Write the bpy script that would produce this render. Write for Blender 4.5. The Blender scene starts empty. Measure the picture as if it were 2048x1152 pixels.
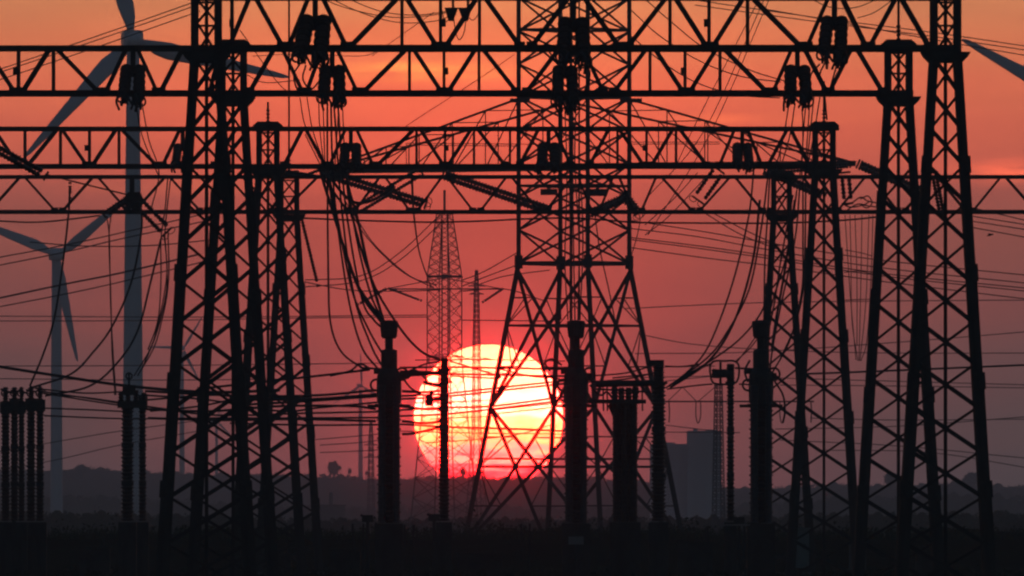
import bpy, bmesh, math, random
from mathutils import Vector, Matrix
random.seed(7)
scene = bpy.context.scene
COL = scene.collection

# ------------------------------------------------------------------ camera
# A very long lens (the sun's 0.53 degree disc is about 300 of 2048 pixels), eye level 2 m above the field.
F = 32600.0            # focal length in pixels of the 2048-wide photograph
EYE = 2.0
ROW0 = 1062.0          # image row of eye level
cam_d = bpy.data.cameras.new('camera')
cam = bpy.data.objects.new('camera', cam_d)
COL.objects.link(cam)
cam.location = (0, 0, EYE)
cam.rotation_euler = (math.radians(90), 0, 0)
cam_d.sensor_width = 36.0
cam_d.sensor_fit = 'HORIZONTAL'
cam_d.lens = 36.0 * F / 2048.0
cam_d.shift_y = (ROW0 - 576.0) / 2048.0
cam_d.clip_start = 1.0
cam_d.clip_end = 90000.0
scene.camera = cam
scene.render.resolution_x, scene.render.resolution_y = 1024, 576

def P(x, y, D):
    """point at distance D metres that the photograph shows at (x, y)"""
    return Vector(((x - 1024.0) / F * D, D, EYE + (ROW0 - y) / F * D))
def S(px, D):
    return px * D / F

SUN_X, SUN_Y = 977.0, 836.0
SUN_EL = math.atan((ROW0 - SUN_Y) / F)
SUN_AZ = math.atan((SUN_X - 1024.0) / F)      # from +Y towards +X
DEG = 180.0 / math.pi

# ------------------------------------------------------------------ world: sunset sky
world = bpy.data.worlds.new('World')
scene.world = world
world.use_nodes = True
nt = world.node_tree
nt.nodes.clear()
def N(t, kind, **kw):
    n = t.nodes.new(kind)
    for k, v in kw.items():
        setattr(n, k, v)
    return n
def math_node(t, op, a, b=None, c=None):
    n = N(t, 'ShaderNodeMath', operation=op)
    for i, v in enumerate((a, b, c)):
        if v is None:
            continue
        if isinstance(v, (int, float)):
            n.inputs[i].default_value = v
        else:
            t.links.new(v, n.inputs[i])
    return n.outputs[0]
def lin(c):
    return tuple(((v / 255.0) / 12.92 if v / 255.0 <= 0.04045 else ((v / 255.0 + 0.055) / 1.055) ** 2.4) for v in c) + (1.0,)
tc = N(nt, 'ShaderNodeTexCoord')
sep = N(nt, 'ShaderNodeSeparateXYZ')
nt.links.new(tc.outputs['Generated'], sep.inputs[0])
X, Y, Z = sep.outputs
el = math_node(nt, 'MULTIPLY', math_node(nt, 'ARCSINE', Z), DEG)             # degrees above the horizon
az = math_node(nt, 'MULTIPLY', math_node(nt, 'ARCTAN2', X, Y), DEG)          # degrees from the view axis
daz = math_node(nt, 'SUBTRACT', az, SUN_AZ * DEG)
dele = math_node(nt, 'SUBTRACT', el, SUN_EL * DEG)

def row_el(y):
    return math.atan((ROW0 - y) / F) * DEG
EL_TOP = row_el(0) * 1.15
def ramp(stops):
    r = N(nt, 'ShaderNodeValToRGB')
    cr = r.color_ramp
    cr.interpolation = 'EASE'
    pts = sorted([(row_el(y) / EL_TOP, c) for y, c in stops if row_el(y) >= 0])     # low rays lose more in the haze
    cr.elements[0].position, cr.elements[0].color = pts[0][0], lin(pts[0][1])
    cr.elements[1].position, cr.elements[1].color = pts[-1][0], lin(pts[-1][1])
    for p, c in pts[1:-1]:
        e = cr.elements.new(p)
        e.color = lin(c)
    return r
BAND_GAIN = 1.86
SKY_MID = [(-60, (226, 132, 82)), (0, (232, 132, 80)), (90, (252, 124, 76)), (180, (270, 114, 74)), (270, (268, 106, 72)),
           (335, (260, 104, 71)), (375, (238, 95, 69)), (470, (236, 91, 68)), (600, (222, 85, 68)), (740, (192, 79, 70)),
           (860, (164, 77, 73)), (960, (150, 74, 73)), (1062, (122, 66, 70))]
SKY_SIDE = [(-60, (192, 120, 80)), (0, (197, 118, 76)), (90, (212, 114, 73)), (180, (222, 108, 73)), (270, (218, 101, 72)),
            (335, (212, 97, 73)), (375, (184, 92, 75)), (470, (168, 90, 74)), (600, (146, 82, 73)), (740, (111, 77, 73)),
            (860, (92, 73, 71)), (960, (77, 68, 69)), (1062, (66, 62, 66))]
rm, rs = ramp(SKY_MID), ramp(SKY_SIDE)
elw = N(nt, 'ShaderNodeTexNoise')          # the layers are not quite level
elw.inputs['Scale'].default_value = 1.0
elw.inputs['Detail'].default_value = 3.0
cxy = N(nt, 'ShaderNodeCombineXYZ')
nt.links.new(math_node(nt, 'MULTIPLY', az, 1.1), cxy.inputs[0])
nt.links.new(math_node(nt, 'MULTIPLY', el, 5.0), cxy.inputs[1])
nt.links.new(cxy.outputs[0], elw.inputs['Vector'])
warp = math_node(nt, 'MULTIPLY', math_node(nt, 'SUBTRACT', elw.outputs['Fac'], 0.5), 0.09)
tel = math_node(nt, 'DIVIDE', math_node(nt, 'ADD', el, warp), EL_TOP)
for r in (rm, rs):
    nt.links.new(tel, r.inputs[0])
# side factor: 1 - exp(-(daz/0.95)^2)
g = math_node(nt, 'POWER', math_node(nt, 'ABSOLUTE', math_node(nt, 'DIVIDE', daz, 1.08)), 2.0)
side = math_node(nt, 'SUBTRACT', 1.0, math_node(nt, 'EXPONENT', math_node(nt, 'MULTIPLY', g, -1.0)))
def mix(t, fac, a, b, kind='MIX'):
    n = N(t, 'ShaderNodeMix', data_type='RGBA', blend_type=kind)
    for i, v in ((0, fac), (6, a), (7, b)):
        if isinstance(v, (int, float)):
            n.inputs[i].default_value = v
        elif isinstance(v, tuple):
            n.inputs[i].default_value = v
        else:
            t.links.new(v, n.inputs[i])
    return n.outputs[2]
band = mix(nt, side, rm.outputs[0], rs.outputs[0])
# red aureole round the sun
rad = math_node(nt, 'SQRT', math_node(nt, 'ADD', math_node(nt, 'MULTIPLY', daz, daz), math_node(nt, 'MULTIPLY', dele, dele)))
rr = math_node(nt, 'MAXIMUM', math_node(nt, 'SUBTRACT', rad, 0.255), 0.0)
glow1 = math_node(nt, 'EXPONENT', math_node(nt, 'MULTIPLY', rr, -11.0))
glow2 = math_node(nt, 'EXPONENT', math_node(nt, 'MULTIPLY', rr, -2.6))
def scaled(col, f):
    m = mix(nt, 1.0, col, (1, 1, 1, 1), 'MULTIPLY')
    v = N(nt, 'ShaderNodeVectorMath', operation='SCALE')
    nt.links.new(m, v.inputs[0])
    nt.links.new(f, v.inputs['Scale'])
    return v.outputs[0]
def add(a, b):
    v = N(nt, 'ShaderNodeVectorMath', operation='ADD')
    nt.links.new(a, v.inputs[0]); nt.links.new(b, v.inputs[1])
    return v.outputs[0]
band = add(band, scaled((0.55, 0.02, 0.03, 1), glow1))
band = add(band, scaled((0.14, 0.008, 0.010, 1), glow2))
# streaks of thin cloud
def streak(x, y, sx, sy, col, seed, power):
    ca, ce = math.atan((x - 1024) / F) * DEG, row_el(y)
    wa, we = sx / F * DEG, sy / F * DEG
    a = math_node(nt, 'POWER', math_node(nt, 'ABSOLUTE', math_node(nt, 'DIVIDE', math_node(nt, 'SUBTRACT', az, ca), wa)), 2.0)
    e = math_node(nt, 'POWER', math_node(nt, 'ABSOLUTE', math_node(nt, 'DIVIDE', math_node(nt, 'SUBTRACT', el, ce), we)), 2.0)
    blob = math_node(nt, 'EXPONENT', math_node(nt, 'MULTIPLY', math_node(nt, 'ADD', a, e), -1.0))
    nz = N(nt, 'ShaderNodeTexNoise')
    nz.inputs['Scale'].default_value = 1.0
    nz.inputs['Detail'].default_value = 5.0
    cc = N(nt, 'ShaderNodeCombineXYZ')
    nt.links.new(math_node(nt, 'MULTIPLY', az, 5.0), cc.inputs[0])
    nt.links.new(math_node(nt, 'MULTIPLY', el, 34.0), cc.inputs[1])
    cc.inputs[2].default_value = seed
    nt.links.new(cc.outputs[0], nz.inputs['Vector'])
    s = math_node(nt, 'MULTIPLY', math_node(nt, 'MULTIPLY', blob, math_node(nt, 'MAXIMUM', math_node(nt, 'SUBTRACT', nz.outputs['Fac'], 0.22), 0.0)), power)
    return scaled(col + (1,), s)
band = add(band, streak(850, 142, 150, 17, (0.55, 0.30, 0.03), 1.3, 2.6))
band = add(band, streak(2040, 345, 120, 22, (0.60, 0.07, 0.02), 5.1, 3.4))
band = add(band, streak(1500, 238, 170, 10, (0.4, 0.08, 0.01), 9.1, 1.6))
band = add(band, streak(330, 372, 260, 14, (0.4, 0.07, 0.01), 3.7, 1.5))
# general faint layering
nz2 = N(nt, 'ShaderNodeTexNoise')
nz2.inputs['Scale'].default_value = 1.0
nz2.inputs['Detail'].default_value = 6.0
c2 = N(nt, 'ShaderNodeCombineXYZ')
nt.links.new(math_node(nt, 'MULTIPLY', az, 1.6), c2.inputs[0])
nt.links.new(math_node(nt, 'MULTIPLY', el, 11.0), c2.inputs[1])
nt.links.new(c2.outputs[0], nz2.inputs['Vector'])
lay = math_node(nt, 'MULTIPLY', math_node(nt, 'ADD', 0.86, math_node(nt, 'MULTIPLY', nz2.outputs['Fac'], 0.28)), BAND_GAIN)
vs = N(nt, 'ShaderNodeVectorMath', operation='SCALE')
nt.links.new(band, vs.inputs[0]); nt.links.new(lay, vs.inputs['Scale'])
band = vs.outputs[0]
# the rest of the dome: dusk sky
sky = N(nt, 'ShaderNodeTexSky', sky_type='NISHITA')
sky.sun_disc = False
sky.sun_elevation = SUN_EL
sky.sun_rotation = SUN_AZ
sky.dust_density = 3.0
sky.ozone_density = 2.0
SKY_STRENGTH = 0.15
vsky = N(nt, 'ShaderNodeVectorMath', operation='SCALE')
nt.links.new(sky.outputs[0], vsky.inputs[0])
vsky.inputs['Scale'].default_value = SKY_STRENGTH
# the coloured band belongs to the sunset side, close to the horizon; it melts into the dome
up = N(nt, 'ShaderNodeMapRange', interpolation_type='SMOOTHSTEP')
nt.links.new(el, up.inputs[0])
up.inputs[1].default_value, up.inputs[2].default_value = 1.7, 9.0
around = N(nt, 'ShaderNodeMapRange', interpolation_type='SMOOTHSTEP')
nt.links.new(math_node(nt, 'ABSOLUTE', daz), around.inputs[0])
around.inputs[1].default_value, around.inputs[2].default_value = 6.0, 60.0
fade = math_node(nt, 'MAXIMUM', up.outputs[0], around.outputs[0])
full = mix(nt, fade, band, vsky.outputs[0])
bg = N(nt, 'ShaderNodeBackground')
bg.inputs['Strength'].default_value = 1.0
nt.links.new(full, bg.inputs['Color'])
wo = N(nt, 'ShaderNodeOutputWorld')
nt.links.new(bg.outputs[0], wo.inputs[0])

# ------------------------------------------------------------------ sun lamp (already in the haze on the horizon)
sl = bpy.data.lights.new('sun_lamp', 'SUN')
sl.energy = 0.10
sl.angle = math.radians(0.5)
sl.color = (1.0, 0.10, 0.05)
so = bpy.data.objects.new('sun_lamp', sl)
COL.objects.link(so)
sd = Vector((math.sin(SUN_AZ) * math.cos(SUN_EL), math.cos(SUN_AZ) * math.cos(SUN_EL), math.sin(SUN_EL)))
so.rotation_euler = sd.to_track_quat('Z', 'Y').to_euler()

scene.view_settings.view_transform = 'Standard'
scene.view_settings.look = 'None'
scene.view_settings.exposure = 0.3
scene.view_settings.gamma = 1.0
scene.view_settings.use_curve_mapping = False
scene.render.engine = 'CYCLES'
scene.cycles.use_denoising = True
scene.cycles.max_bounces = 2
scene.cycles.diffuse_bounces = 1
scene.cycles.glossy_bounces = 1
scene.cycles.transmission_bounces = 0
scene.cycles.use_light_tree = False
world.cycles.sampling_method = 'MANUAL'
world.cycles.sample_map_resolution = 512
scene.cycles.volume_bounces = 0
scene.cycles.filter_width = 2.3
scene.cycles.use_adaptive_sampling = True
scene.cycles.adaptive_threshold = 0.01

# ------------------------------------------------------------------ materials
def material(name, col, rough=0.6, metal=0.0, var=0.25, scale=3.0, bump=0.0, spec=0.4):
    m = bpy.data.materials.new(name)
    m.use_nodes = True
    t = m.node_tree
    b = t.nodes['Principled BSDF']
    b.inputs['Roughness'].default_value = rough
    b.inputs['Metallic'].default_value = metal
    b.inputs['Specular IOR Level'].default_value = spec
    tcn = N(t, 'ShaderNodeTexCoord')
    nz = N(t, 'ShaderNodeTexNoise')
    nz.inputs['Scale'].default_value = scale
    nz.inputs['Detail'].default_value = 6.0
    t.links.new(tcn.outputs['Object'], nz.inputs['Vector'])
    r = N(t, 'ShaderNodeValToRGB')
    r.color_ramp.elements[0].position, r.color_ramp.elements[1].position = 0.3, 0.7
    r.color_ramp.elements[0].color = tuple(c * (1 - var) for c in col) + (1,)
    r.color_ramp.elements[1].color = tuple(min(1, c * (1 + var)) for c in col) + (1,)
    t.links.new(nz.outputs['Fac'], r.inputs[0])
    t.links.new(r.outputs[0], b.inputs['Base Color'])
    if bump:
        bm_ = N(t, 'ShaderNodeBump')
        bm_.inputs['Strength'].default_value = bump
        t.links.new(nz.outputs['Fac'], bm_.inputs['Height'])
        t.links.new(bm_.outputs[0], b.inputs['Normal'])
    return m
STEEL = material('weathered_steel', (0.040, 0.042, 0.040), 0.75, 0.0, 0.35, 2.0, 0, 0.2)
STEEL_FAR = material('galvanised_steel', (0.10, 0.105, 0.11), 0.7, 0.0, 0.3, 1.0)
PORC = material('brown_porcelain', (0.035, 0.022, 0.018), 0.45, 0.0, 0.3, 4.0, 0, 0.3)
GREYPORC = material('grey_porcelain', (0.06, 0.062, 0.066), 0.5, 0.0, 0.3, 4.0, 0, 0.3)
WIRE = material('aluminium_cable', (0.05, 0.05, 0.052), 0.7, 0.0, 0.2, 2.0, 0, 0.2)
WHITE = material('turbine_paint', (0.62, 0.64, 0.66), 0.5, 0.0, 0.06, 0.12)
CONC = material('concrete', (0.55, 0.54, 0.54), 0.9, 0.0, 0.2, 0.4, 0.2)
CONCD = material('dark_concrete', (0.12, 0.12, 0.12), 0.9, 0.0, 0.25, 1.4, 0.2)
LEAF = material('leaf_green', (0.035, 0.045, 0.025), 0.9, 0.0, 0.4, 0.7, 0, 0.02)
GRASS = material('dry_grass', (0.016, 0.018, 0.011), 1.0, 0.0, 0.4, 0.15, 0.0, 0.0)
BARK = material('bark', (0.05, 0.04, 0.03), 0.9, 0.0, 0.3, 2.0)
CAB = material('cabinet_paint', (0.16, 0.20, 0.19), 0.6, 0.0, 0.15, 3.0)
SIGNW = material('sign_grey', (0.20, 0.20, 0.19), 0.6, 0.0, 0.1, 3.0)
GLASS = material('dark_window', (0.02, 0.022, 0.028), 0.2, 0.0, 0.1, 3.0)
BIRD = material('feathers', (0.03, 0.028, 0.026), 0.8, 0.0, 0.3, 20.0)

# ------------------------------------------------------------------ building blocks
def mesh_from(name, verts, faces, mat, smooth=False):
    me = bpy.data.meshes.new(name)
    me.from_pydata([tuple(v) for v in verts], [], faces)
    me.materials.append(mat)
    if smooth:
        for p in me.polygons:
            p.use_smooth = True
    me.update()
    return me
WORLD = {}
def put(name, me, parent=None, M=None):
    """link a mesh at world matrix M, as a part of parent if there is one"""
    o = bpy.data.objects.new(name, me)
    COL.objects.link(o)
    M = Matrix.Identity(4) if M is None else M
    if parent is not None:
        o.parent = parent
        o.matrix_parent_inverse = WORLD[parent.name].inverted()
    o.matrix_basis = M
    WORLD[o.name] = M.copy()
    return o
def tag(o, label, cat, group=None, kind=None):
    if label:
        o['label'] = label
    if cat:
        o['category'] = cat
    if group:
        o['group'] = group
    if kind:
        o['kind'] = kind
    return o
def thing(name, base, label, cat, group=None):
    o = bpy.data.objects.new(name, None)
    COL.objects.link(o)
    o.location = base
    WORLD[o.name] = Matrix.Translation(base)
    o.empty_display_size = 0.2
    return tag(o, label, cat, group)

_unit = {}
def unit(kind, mat):
    k = (kind, mat.name)
    if k in _unit:
        return _unit[k]
    if kind == 'box':
        v = [(x, y, z) for z in (0, 1) for y in (-.5, .5) for x in (-.5, .5)]
        f = [(0, 2, 3, 1), (4, 5, 7, 6), (0, 1, 5, 4), (2, 6, 7, 3), (0, 4, 6, 2), (1, 3, 7, 5)]
    elif kind == 'angle':                      # rolled L section
        pr = [(-.5, -.5), (.5, -.5), (.5, -.36), (-.36, -.36), (-.36, .5), (-.5, .5)]
        v = [(x, y, z) for z in (0, 1) for x, y in pr]
        f = [(i, (i + 1) % 6, 6 + (i + 1) % 6, 6 + i) for i in range(6)] + [(5, 4, 3, 2, 1, 0), (6, 7, 8, 9, 10, 11)]
    else:                                      # round bar
        n = 10
        v = [(.5 * math.cos(2 * math.pi * i / n), .5 * math.sin(2 * math.pi * i / n), z) for z in (0, 1) for i in range(n)]
        f = [(i, (i + 1) % n, n + (i + 1) % n, n + i) for i in range(n)] + [tuple(range(n - 1, -1, -1)), tuple(range(n, 2 * n))]
    _unit[k] = mesh_from(kind + '_' + mat.name, v, f, mat)
    return _unit[k]
def frame(p1, p2, wx, wy):
    d = p2 - p1
    L = d.length
    z = d / L
    ref = Vector((0, 1, 0)) if abs(z.y) < 0.9 else Vector((0, 0, 1))
    x = ref.cross(z).normalized()
    y = z.cross(x)
    M = Matrix.Identity(4)
    for i in range(3):
        M[i][0], M[i][1], M[i][2], M[i][3] = x[i] * wx, y[i] * wy, z[i] * L, p1[i]
    return M
def bar(name, p1, p2, w, parent, kind='angle', mat=None, d=None):
    return put(name, unit(kind, mat or STEEL), parent, frame(p1, p2, w, d or w))
def box(name, c, sx, sy, sz, parent, mat=None):
    """c is the centre of the bottom face"""
    M = Matrix.Translation(c) @ Matrix.Diagonal((sx, sy, sz, 1))
    return put(name, unit('box', mat or STEEL), parent, M)
def tube_geo(pts, r, n=5):
    v, f = [], []
    for i, p in enumerate(pts):
        a = pts[max(0, i - 1)]
        b = pts[min(len(pts) - 1, i + 1)]
        z = (b - a).normalized()
        ref = Vector((0, 1, 0)) if abs(z.y) < 0.9 else Vector((0, 0, 1))
        x = ref.cross(z).normalized()
        y = z.cross(x)
        for k in range(n):
            t = 2 * math.pi * k / n
            v.append(p + (x * math.cos(t) + y * math.sin(t)) * r)
        if i:
            o = (i - 1) * n
            f += [(o + k, o + (k + 1) % n, o + n + (k + 1) % n, o + n + k) for k in range(n)]
    f.append(tuple(range(n - 1, -1, -1)))
    f.append(tuple(range(len(v) - n, len(v))))
    return v, f
def spline(pts, sub=8):
    if len(pts) == 2:
        sub = 2
    P_ = [pts[0] * 2 - pts[1]] + list(pts) + [pts[-1] * 2 - pts[-2]]
    out = []
    for i in range(1, len(P_) - 2):
        a, b, c, d = P_[i - 1], P_[i], P_[i + 1], P_[i + 2]
        for k in range(sub):
            t = k / sub
            out.append(0.5 * ((2 * b) + (c - a) * t + (2 * a - 5 * b + 4 * c - d) * t * t + (3 * b - a - 3 * c + d) * t ** 3))
    out.append(P_[-2])
    return out
def tube(name, pts, r, parent=None, mat=None, n=5, sub=8):
    v, f = tube_geo(spline(pts, sub), r, n)
    if parent is None:
        b = v[0].copy()
        o = put(name, mesh_from(name, [q - b for q in v], f, mat or WIRE, True), None, Matrix.Translation(b))
        return o
    return put(name, mesh_from(name, v, f, mat or WIRE, True), parent)
def lathe_mesh(name, prof, mat, n=16):
    """prof: (radius, z) from the bottom up"""
    v, f = [], []
    for r, z in prof:
        for k in range(n):
            t = 2 * math.pi * k / n
            v.append((r * math.cos(t), r * math.sin(t), z))
    for i in range(len(prof) - 1):
        for k in range(n):
            f.append((i * n + k, i * n + (k + 1) % n, (i + 1) * n + (k + 1) % n, (i + 1) * n + k))
    f.append(tuple(range(n - 1, -1, -1)))
    f.append(tuple(range(len(v) - n, len(v))))
    return mesh_from(name, v, f, mat)
def shed_profile(L, r, pitch, core=0.62):
    n = max(3, int(L / pitch))
    p = L / n
    prof = []
    for i in range(n):
        z = i * p
        rr_ = r * (1.0 if i % 2 == 0 else 0.9)
        prof += [(r * core, z), (rr_, z + p * 0.35), (rr_ * 0.97, z + p * 0.48), (r * core, z + p * 0.72)]
    prof.append((r * core, L))
    return prof
_ins = {}
def insulator(name, p1, p2, r, pitch, parent, mat=None, core=0.5, n=12):
    """a string or post of sheds from p1 to p2"""
    L = (p2 - p1).length
    key = (round(L, 2), round(r, 3), round(pitch, 3), core, (mat or PORC).name, n)
    if key not in _ins:
        _ins[key] = lathe_mesh('insulator', shed_profile(key[0], r, pitch, core), mat or PORC, n)
    M = frame(p1, p2, 1, 1)
    z = (p2 - p1).normalized()
    for i in range(3):
        M[i][2] = z[i]
    return put(name, _ins[key], parent, M)
_tor = {}
def ring(name, c, R, r, parent, normal=Vector((0, 1, 0)), mat=None):
    key = (round(R, 3), round(r, 3), (mat or STEEL).name)
    if key not in _tor:
        v, f = [], []
        A, B = 22, 6
        for i in range(A):
            for k in range(B):
                a, b = 2 * math.pi * i / A, 2 * math.pi * k / B
                v.append(((R + r * math.cos(b)) * math.cos(a), (R + r * math.cos(b)) * math.sin(a), r * math.sin(b)))
                f.append((i * B + k, ((i + 1) % A) * B + k, ((i + 1) % A) * B + (k + 1) % B, i * B + (k + 1) % B))
        _tor[key] = mesh_from('ring', v, f, mat or STEEL, True)
    M = normal.to_track_quat('Z', 'Y').to_matrix().to_4x4()
    return put(name, _tor[key], parent, Matrix.Translation(c) @ M)

# ------------------------------------------------------------------ the sun itself, far beyond the air of the valley
SUN_D = 40000.0
SUN_GAIN = 1.55
def build_sun():
    m = bpy.data.materials.new('sun_fire')
    m.use_nodes = True
    t = m.node_tree
    t.nodes.clear()
    e = N(t, 'ShaderNodeEmission')
    o = N(t, 'ShaderNodeOutputMaterial')
    tcn = N(t, 'ShaderNodeTexCoord')
    sp = N(t, 'ShaderNodeSeparateXYZ')
    t.links.new(tcn.outputs['Object'], sp.inputs[0])
    R = 149.0 / F * SUN_D
    h = math_node(t, 'DIVIDE', sp.outputs[2], R)            # -1 bottom, 1 top: the low limb is reddened by more air
    nz = N(t, 'ShaderNodeTexNoise')
    nz.inputs['Detail'].default_value = 4
    nz.inputs['Scale'].default_value = 1.0
    mp = N(t, 'ShaderNodeMapping')
    mp.inputs['Scale'].default_value = (1.9 / R, 1.9 / R, 15.0 / R)
    t.links.new(tcn.outputs['Object'], mp.inputs[0])
    t.links.new(mp.outputs[0], nz.inputs['Vector'])
    hh = math_node(t, 'ADD', h, math_node(t, 'MULTIPLY', math_node(t, 'SUBTRACT', nz.outputs['Fac'], 0.5), 0.95))
    f = math_node(t, 'MULTIPLY_ADD', hh, 0.5, 0.5)
    r = N(t, 'ShaderNodeValToRGB')
    cr = r.color_ramp
    SUNC = ((0.0, (1.5, 0.012, 0.035)), (0.08, (4.0, 0.045, 0.10)), (0.17, (25.0, 0.32, 0.34)), (0.27, (120.0, 1.25, 0.85)), (0.38, (300.0, 2.1, 0.55)), (0.5, (400.0, 3.3, 1.3)), (0.62, (400.0, 4.2, 2.8)), (0.78, (400.0, 3.6, 1.7)), (1.0, (400.0, 3.0, 1.1)))
    cr.elements[0].position, cr.elements[1].position = 0.0, 1.0
    for p_, c_ in SUNC[1:-1]:
        cr.elements.new(p_)
    for el_, (p_, c_) in zip(cr.elements, SUNC):
        el_.color = tuple(q / 400.0 for q in c_) + (1,)
    t.links.new(f, r.inputs[0])
    e.inputs['Strength'].default_value = 400.0 * SUN_GAIN
    t.links.new(r.outputs[0], e.inputs['Color'])
    t.links.new(e.outputs[0], o.inputs[0])
    bm = bmesh.new()
    bmesh.ops.create_uvsphere(bm, u_segments=64, v_segments=48, radius=R)
    for v_ in bm.verts:                       # refraction flattens the disc and ripples its low limb
        h_ = v_.co.z / R
        k_ = 1.0 + 0.005 * math.sin(h_ * 17.0) * max(0.0, 0.5 - h_) + 0.004 * math.sin(h_ * 41.0 + 1.0) * max(0.0, 0.3 - h_)
        v_.co.x *= k_
        v_.co.z *= 0.985
    me = bpy.data.meshes.new('sun')
    bm.to_mesh(me); bm.free()
    me.materials.append(m)
    for p in me.polygons:
        p.use_smooth = True
    s = put('sun', me, None, Matrix.Translation(P(SUN_X, SUN_Y, SUN_D)))
    tag(s, 'huge glowing yellow sun setting behind the pylons with its lower edge turning red', 'sun')
build_sun()

# ------------------------------------------------------------------ ground
FAR = 9300.0
def build_ground():
    v, f = [], []
    ys = [-150, 0, 200, 400, 600, 750, 900, 1200, 1700, 2400, 3400, 4600, 6000, 7600, FAR]
    xs = [-1900 + i * 190 for i in range(21)]
    for y in ys:
        for x in xs:
            v.append((x, y, 0.0))
    n = len(xs)
    for j in range(len(ys) - 1):
        for i in range(n - 1):
            f.append((j * n + i, j * n + i + 1, (j + 1) * n + i + 1, (j + 1) * n + i))
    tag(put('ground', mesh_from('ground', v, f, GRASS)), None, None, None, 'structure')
build_ground()

def interp(tab, x):
    for (x0, y0), (x1, y1) in zip(tab, tab[1:]):
        if x <= x1:
            return y0 + (y1 - y0) * (x - x0) / (x1 - x0)
    return tab[-1][1]
SKYLINE = [(-300, 958), (0, 945), (130, 944), (160, 938), (240, 944), (420, 952), (600, 952), (700, 956), (760, 962), (830, 958), (900, 957),
           (1000, 960), (1130, 956), (1300, 966), (1440, 976), (1520, 980), (1600, 976), (1660, 970), (1750, 974), (1850, 972), (1930, 968), (2000, 974), (2048, 976), (2400, 980)]
RIDGE_D = 6900.0
def build_hills():
    """a low ridge far behind the plant, 20 m high"""
    v, f = [], []
    xs = [-1860 + i * 30 for i in range(125)]
    prof = [(5300, -0.3), (5900, 0.28), (6500, 0.78), (RIDGE_D, 1.0), (7700, 0.9), (8900, -0.3)]
    for d, k in prof:
        for x in xs:
            px = x / RIDGE_D * F + 1024
            top = EYE + (ROW0 - interp(SKYLINE, max(-300, min(2400, px)))) / F * RIDGE_D
            v.append((x, d + 60 * math.sin(x * 0.01 + d), (top * k if k > 0 else -0.6)))
    n = len(xs)
    for j in range(len(prof) - 1):
        for i in range(n - 1):
            f.append((j * n + i, j * n + i + 1, (j + 1) * n + i + 1, (j + 1) * n + i))
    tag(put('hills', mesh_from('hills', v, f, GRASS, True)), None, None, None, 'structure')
build_hills()

def leaf_mass(v, f, c, rx, ry, rz, n, s):
    """n small leaf-spray quads spread through an uneven blob"""
    for _ in range(n):
        while True:
            a = Vector((random.uniform(-1, 1), random.uniform(-1, 1), random.uniform(-1, 1)))
            if a.length < 1:
                break
        a = a * (0.55 + 0.45 * random.random())
        p = c + Vector((a.x * rx, a.y * ry, a.z * rz))
        u = Vector((random.gauss(0, 1), random.gauss(0, 1), random.gauss(0, 1))).normalized()
        w = u.cross(Vector((random.gauss(0, 1), random.gauss(0, 1), random.gauss(0, 1)))).normalized()
        k = s * random.uniform(0.6, 1.4)
        i = len(v)
        v += [p - u * k, p - w * k * 0.6, p + u * k, p + w * k * 0.6]
        f.append((i, i + 1, i + 2, i + 3))
def build_treeline(name, label, D, tab, x0, x1, step, hpx, leafpx, dens, depth):
    """woodland edge: hundreds of crowns at distance D; tab gives the skyline in photograph rows"""
    v, f = [], []
    px = x0
    while px < x1:
        top = interp(tab, px) + random.uniform(-0.22, 0.25) * hpx
        D_ = D + random.uniform(-depth, depth)
        p = P(px, top, D_)
        zb = 0.0
        r = S(hpx * random.uniform(0.35, 0.6), D_)
        zc = p.z - r
        leaf_mass(v, f, Vector((p.x, D_, zc)), r * 1.15, r * 1.2, r, dens, S(leafpx, D_))
        zz = zc - r * 1.1
        while zz > max(0.0, zc - S(hpx * 3, D_)):
            leaf_mass(v, f, Vector((p.x + random.uniform(-r, r), D_ - r * 0.3, zz)), r * 1.4, r, r * 0.9, dens // 2, S(leafpx * 1.3, D_))
            zz -= r * 1.2
        px += step * random.uniform(0.6, 1.4)
    n0 = len(v)                                  # dense heart of the wood behind the outer leaves
    xs = [x0 + i * 6.0 for i in range(int((x1 - x0) / 6) + 1)]
    for px in xs:
        tp = interp(tab, px) + hpx * 0.25 * math.sin(px * 0.21) + hpx * 0.2 * math.sin(px * 0.077 + 2) + hpx * 0.3
        q = P(px, tp, D)
        v += [Vector((q.x, D, 0.0)), Vector((q.x, D, q.z)), Vector((q.x, D + 8, q.z)), Vector((q.x, D + 8, 0.0))]
    for i in range(len(xs) - 1):
        o_ = n0 + i * 4
        f += [(o_, o_ + 4, o_ + 5, o_ + 1), (o_ + 1, o_ + 5, o_ + 6, o_ + 2), (o_ + 2, o_ + 6, o_ + 7, o_ + 3)]
    b = v[0].copy()
    o = put(name, mesh_from(name, [q - b for q in v], f, LEAF), None, Matrix.Translation(b))
    tag(o, label, None, None, 'stuff')
build_treeline('far_treeline', 'hazy wood along the crest of the distant ridge', RIDGE_D, [(x, y - 6) for x, y in SKYLINE], -250, 2300, 7, 15, 2.2, 26, 60)
MIDLINE = [(-300, 990), (60, 988), (130, 984), (180, 992), (240, 990), (420, 1003), (700, 1012), (860, 1008), (1200, 1010), (1500, 1004), (1620, 996), (1800, 990), (1930, 985), (2048, 990), (2400, 990)]
build_treeline('middle_treeline', 'dim wood in the middle distance below the ridge', 4750.0, MIDLINE, -250, 2300, 9, 20, 2.6, 30, 60)
NEARLINE = [(-300, 1024), (200, 1022), (420, 1030), (700, 1036), (900, 1034), (1300, 1034), (1560, 1028), (1800, 1024), (2048, 1022), (2400, 1022)]
build_treeline('near_treeline', 'dark bushes behind the yard, below the middle wood', 2000.0, NEARLINE, -250, 2300, 9, 20, 2.8, 30, 40)

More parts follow.
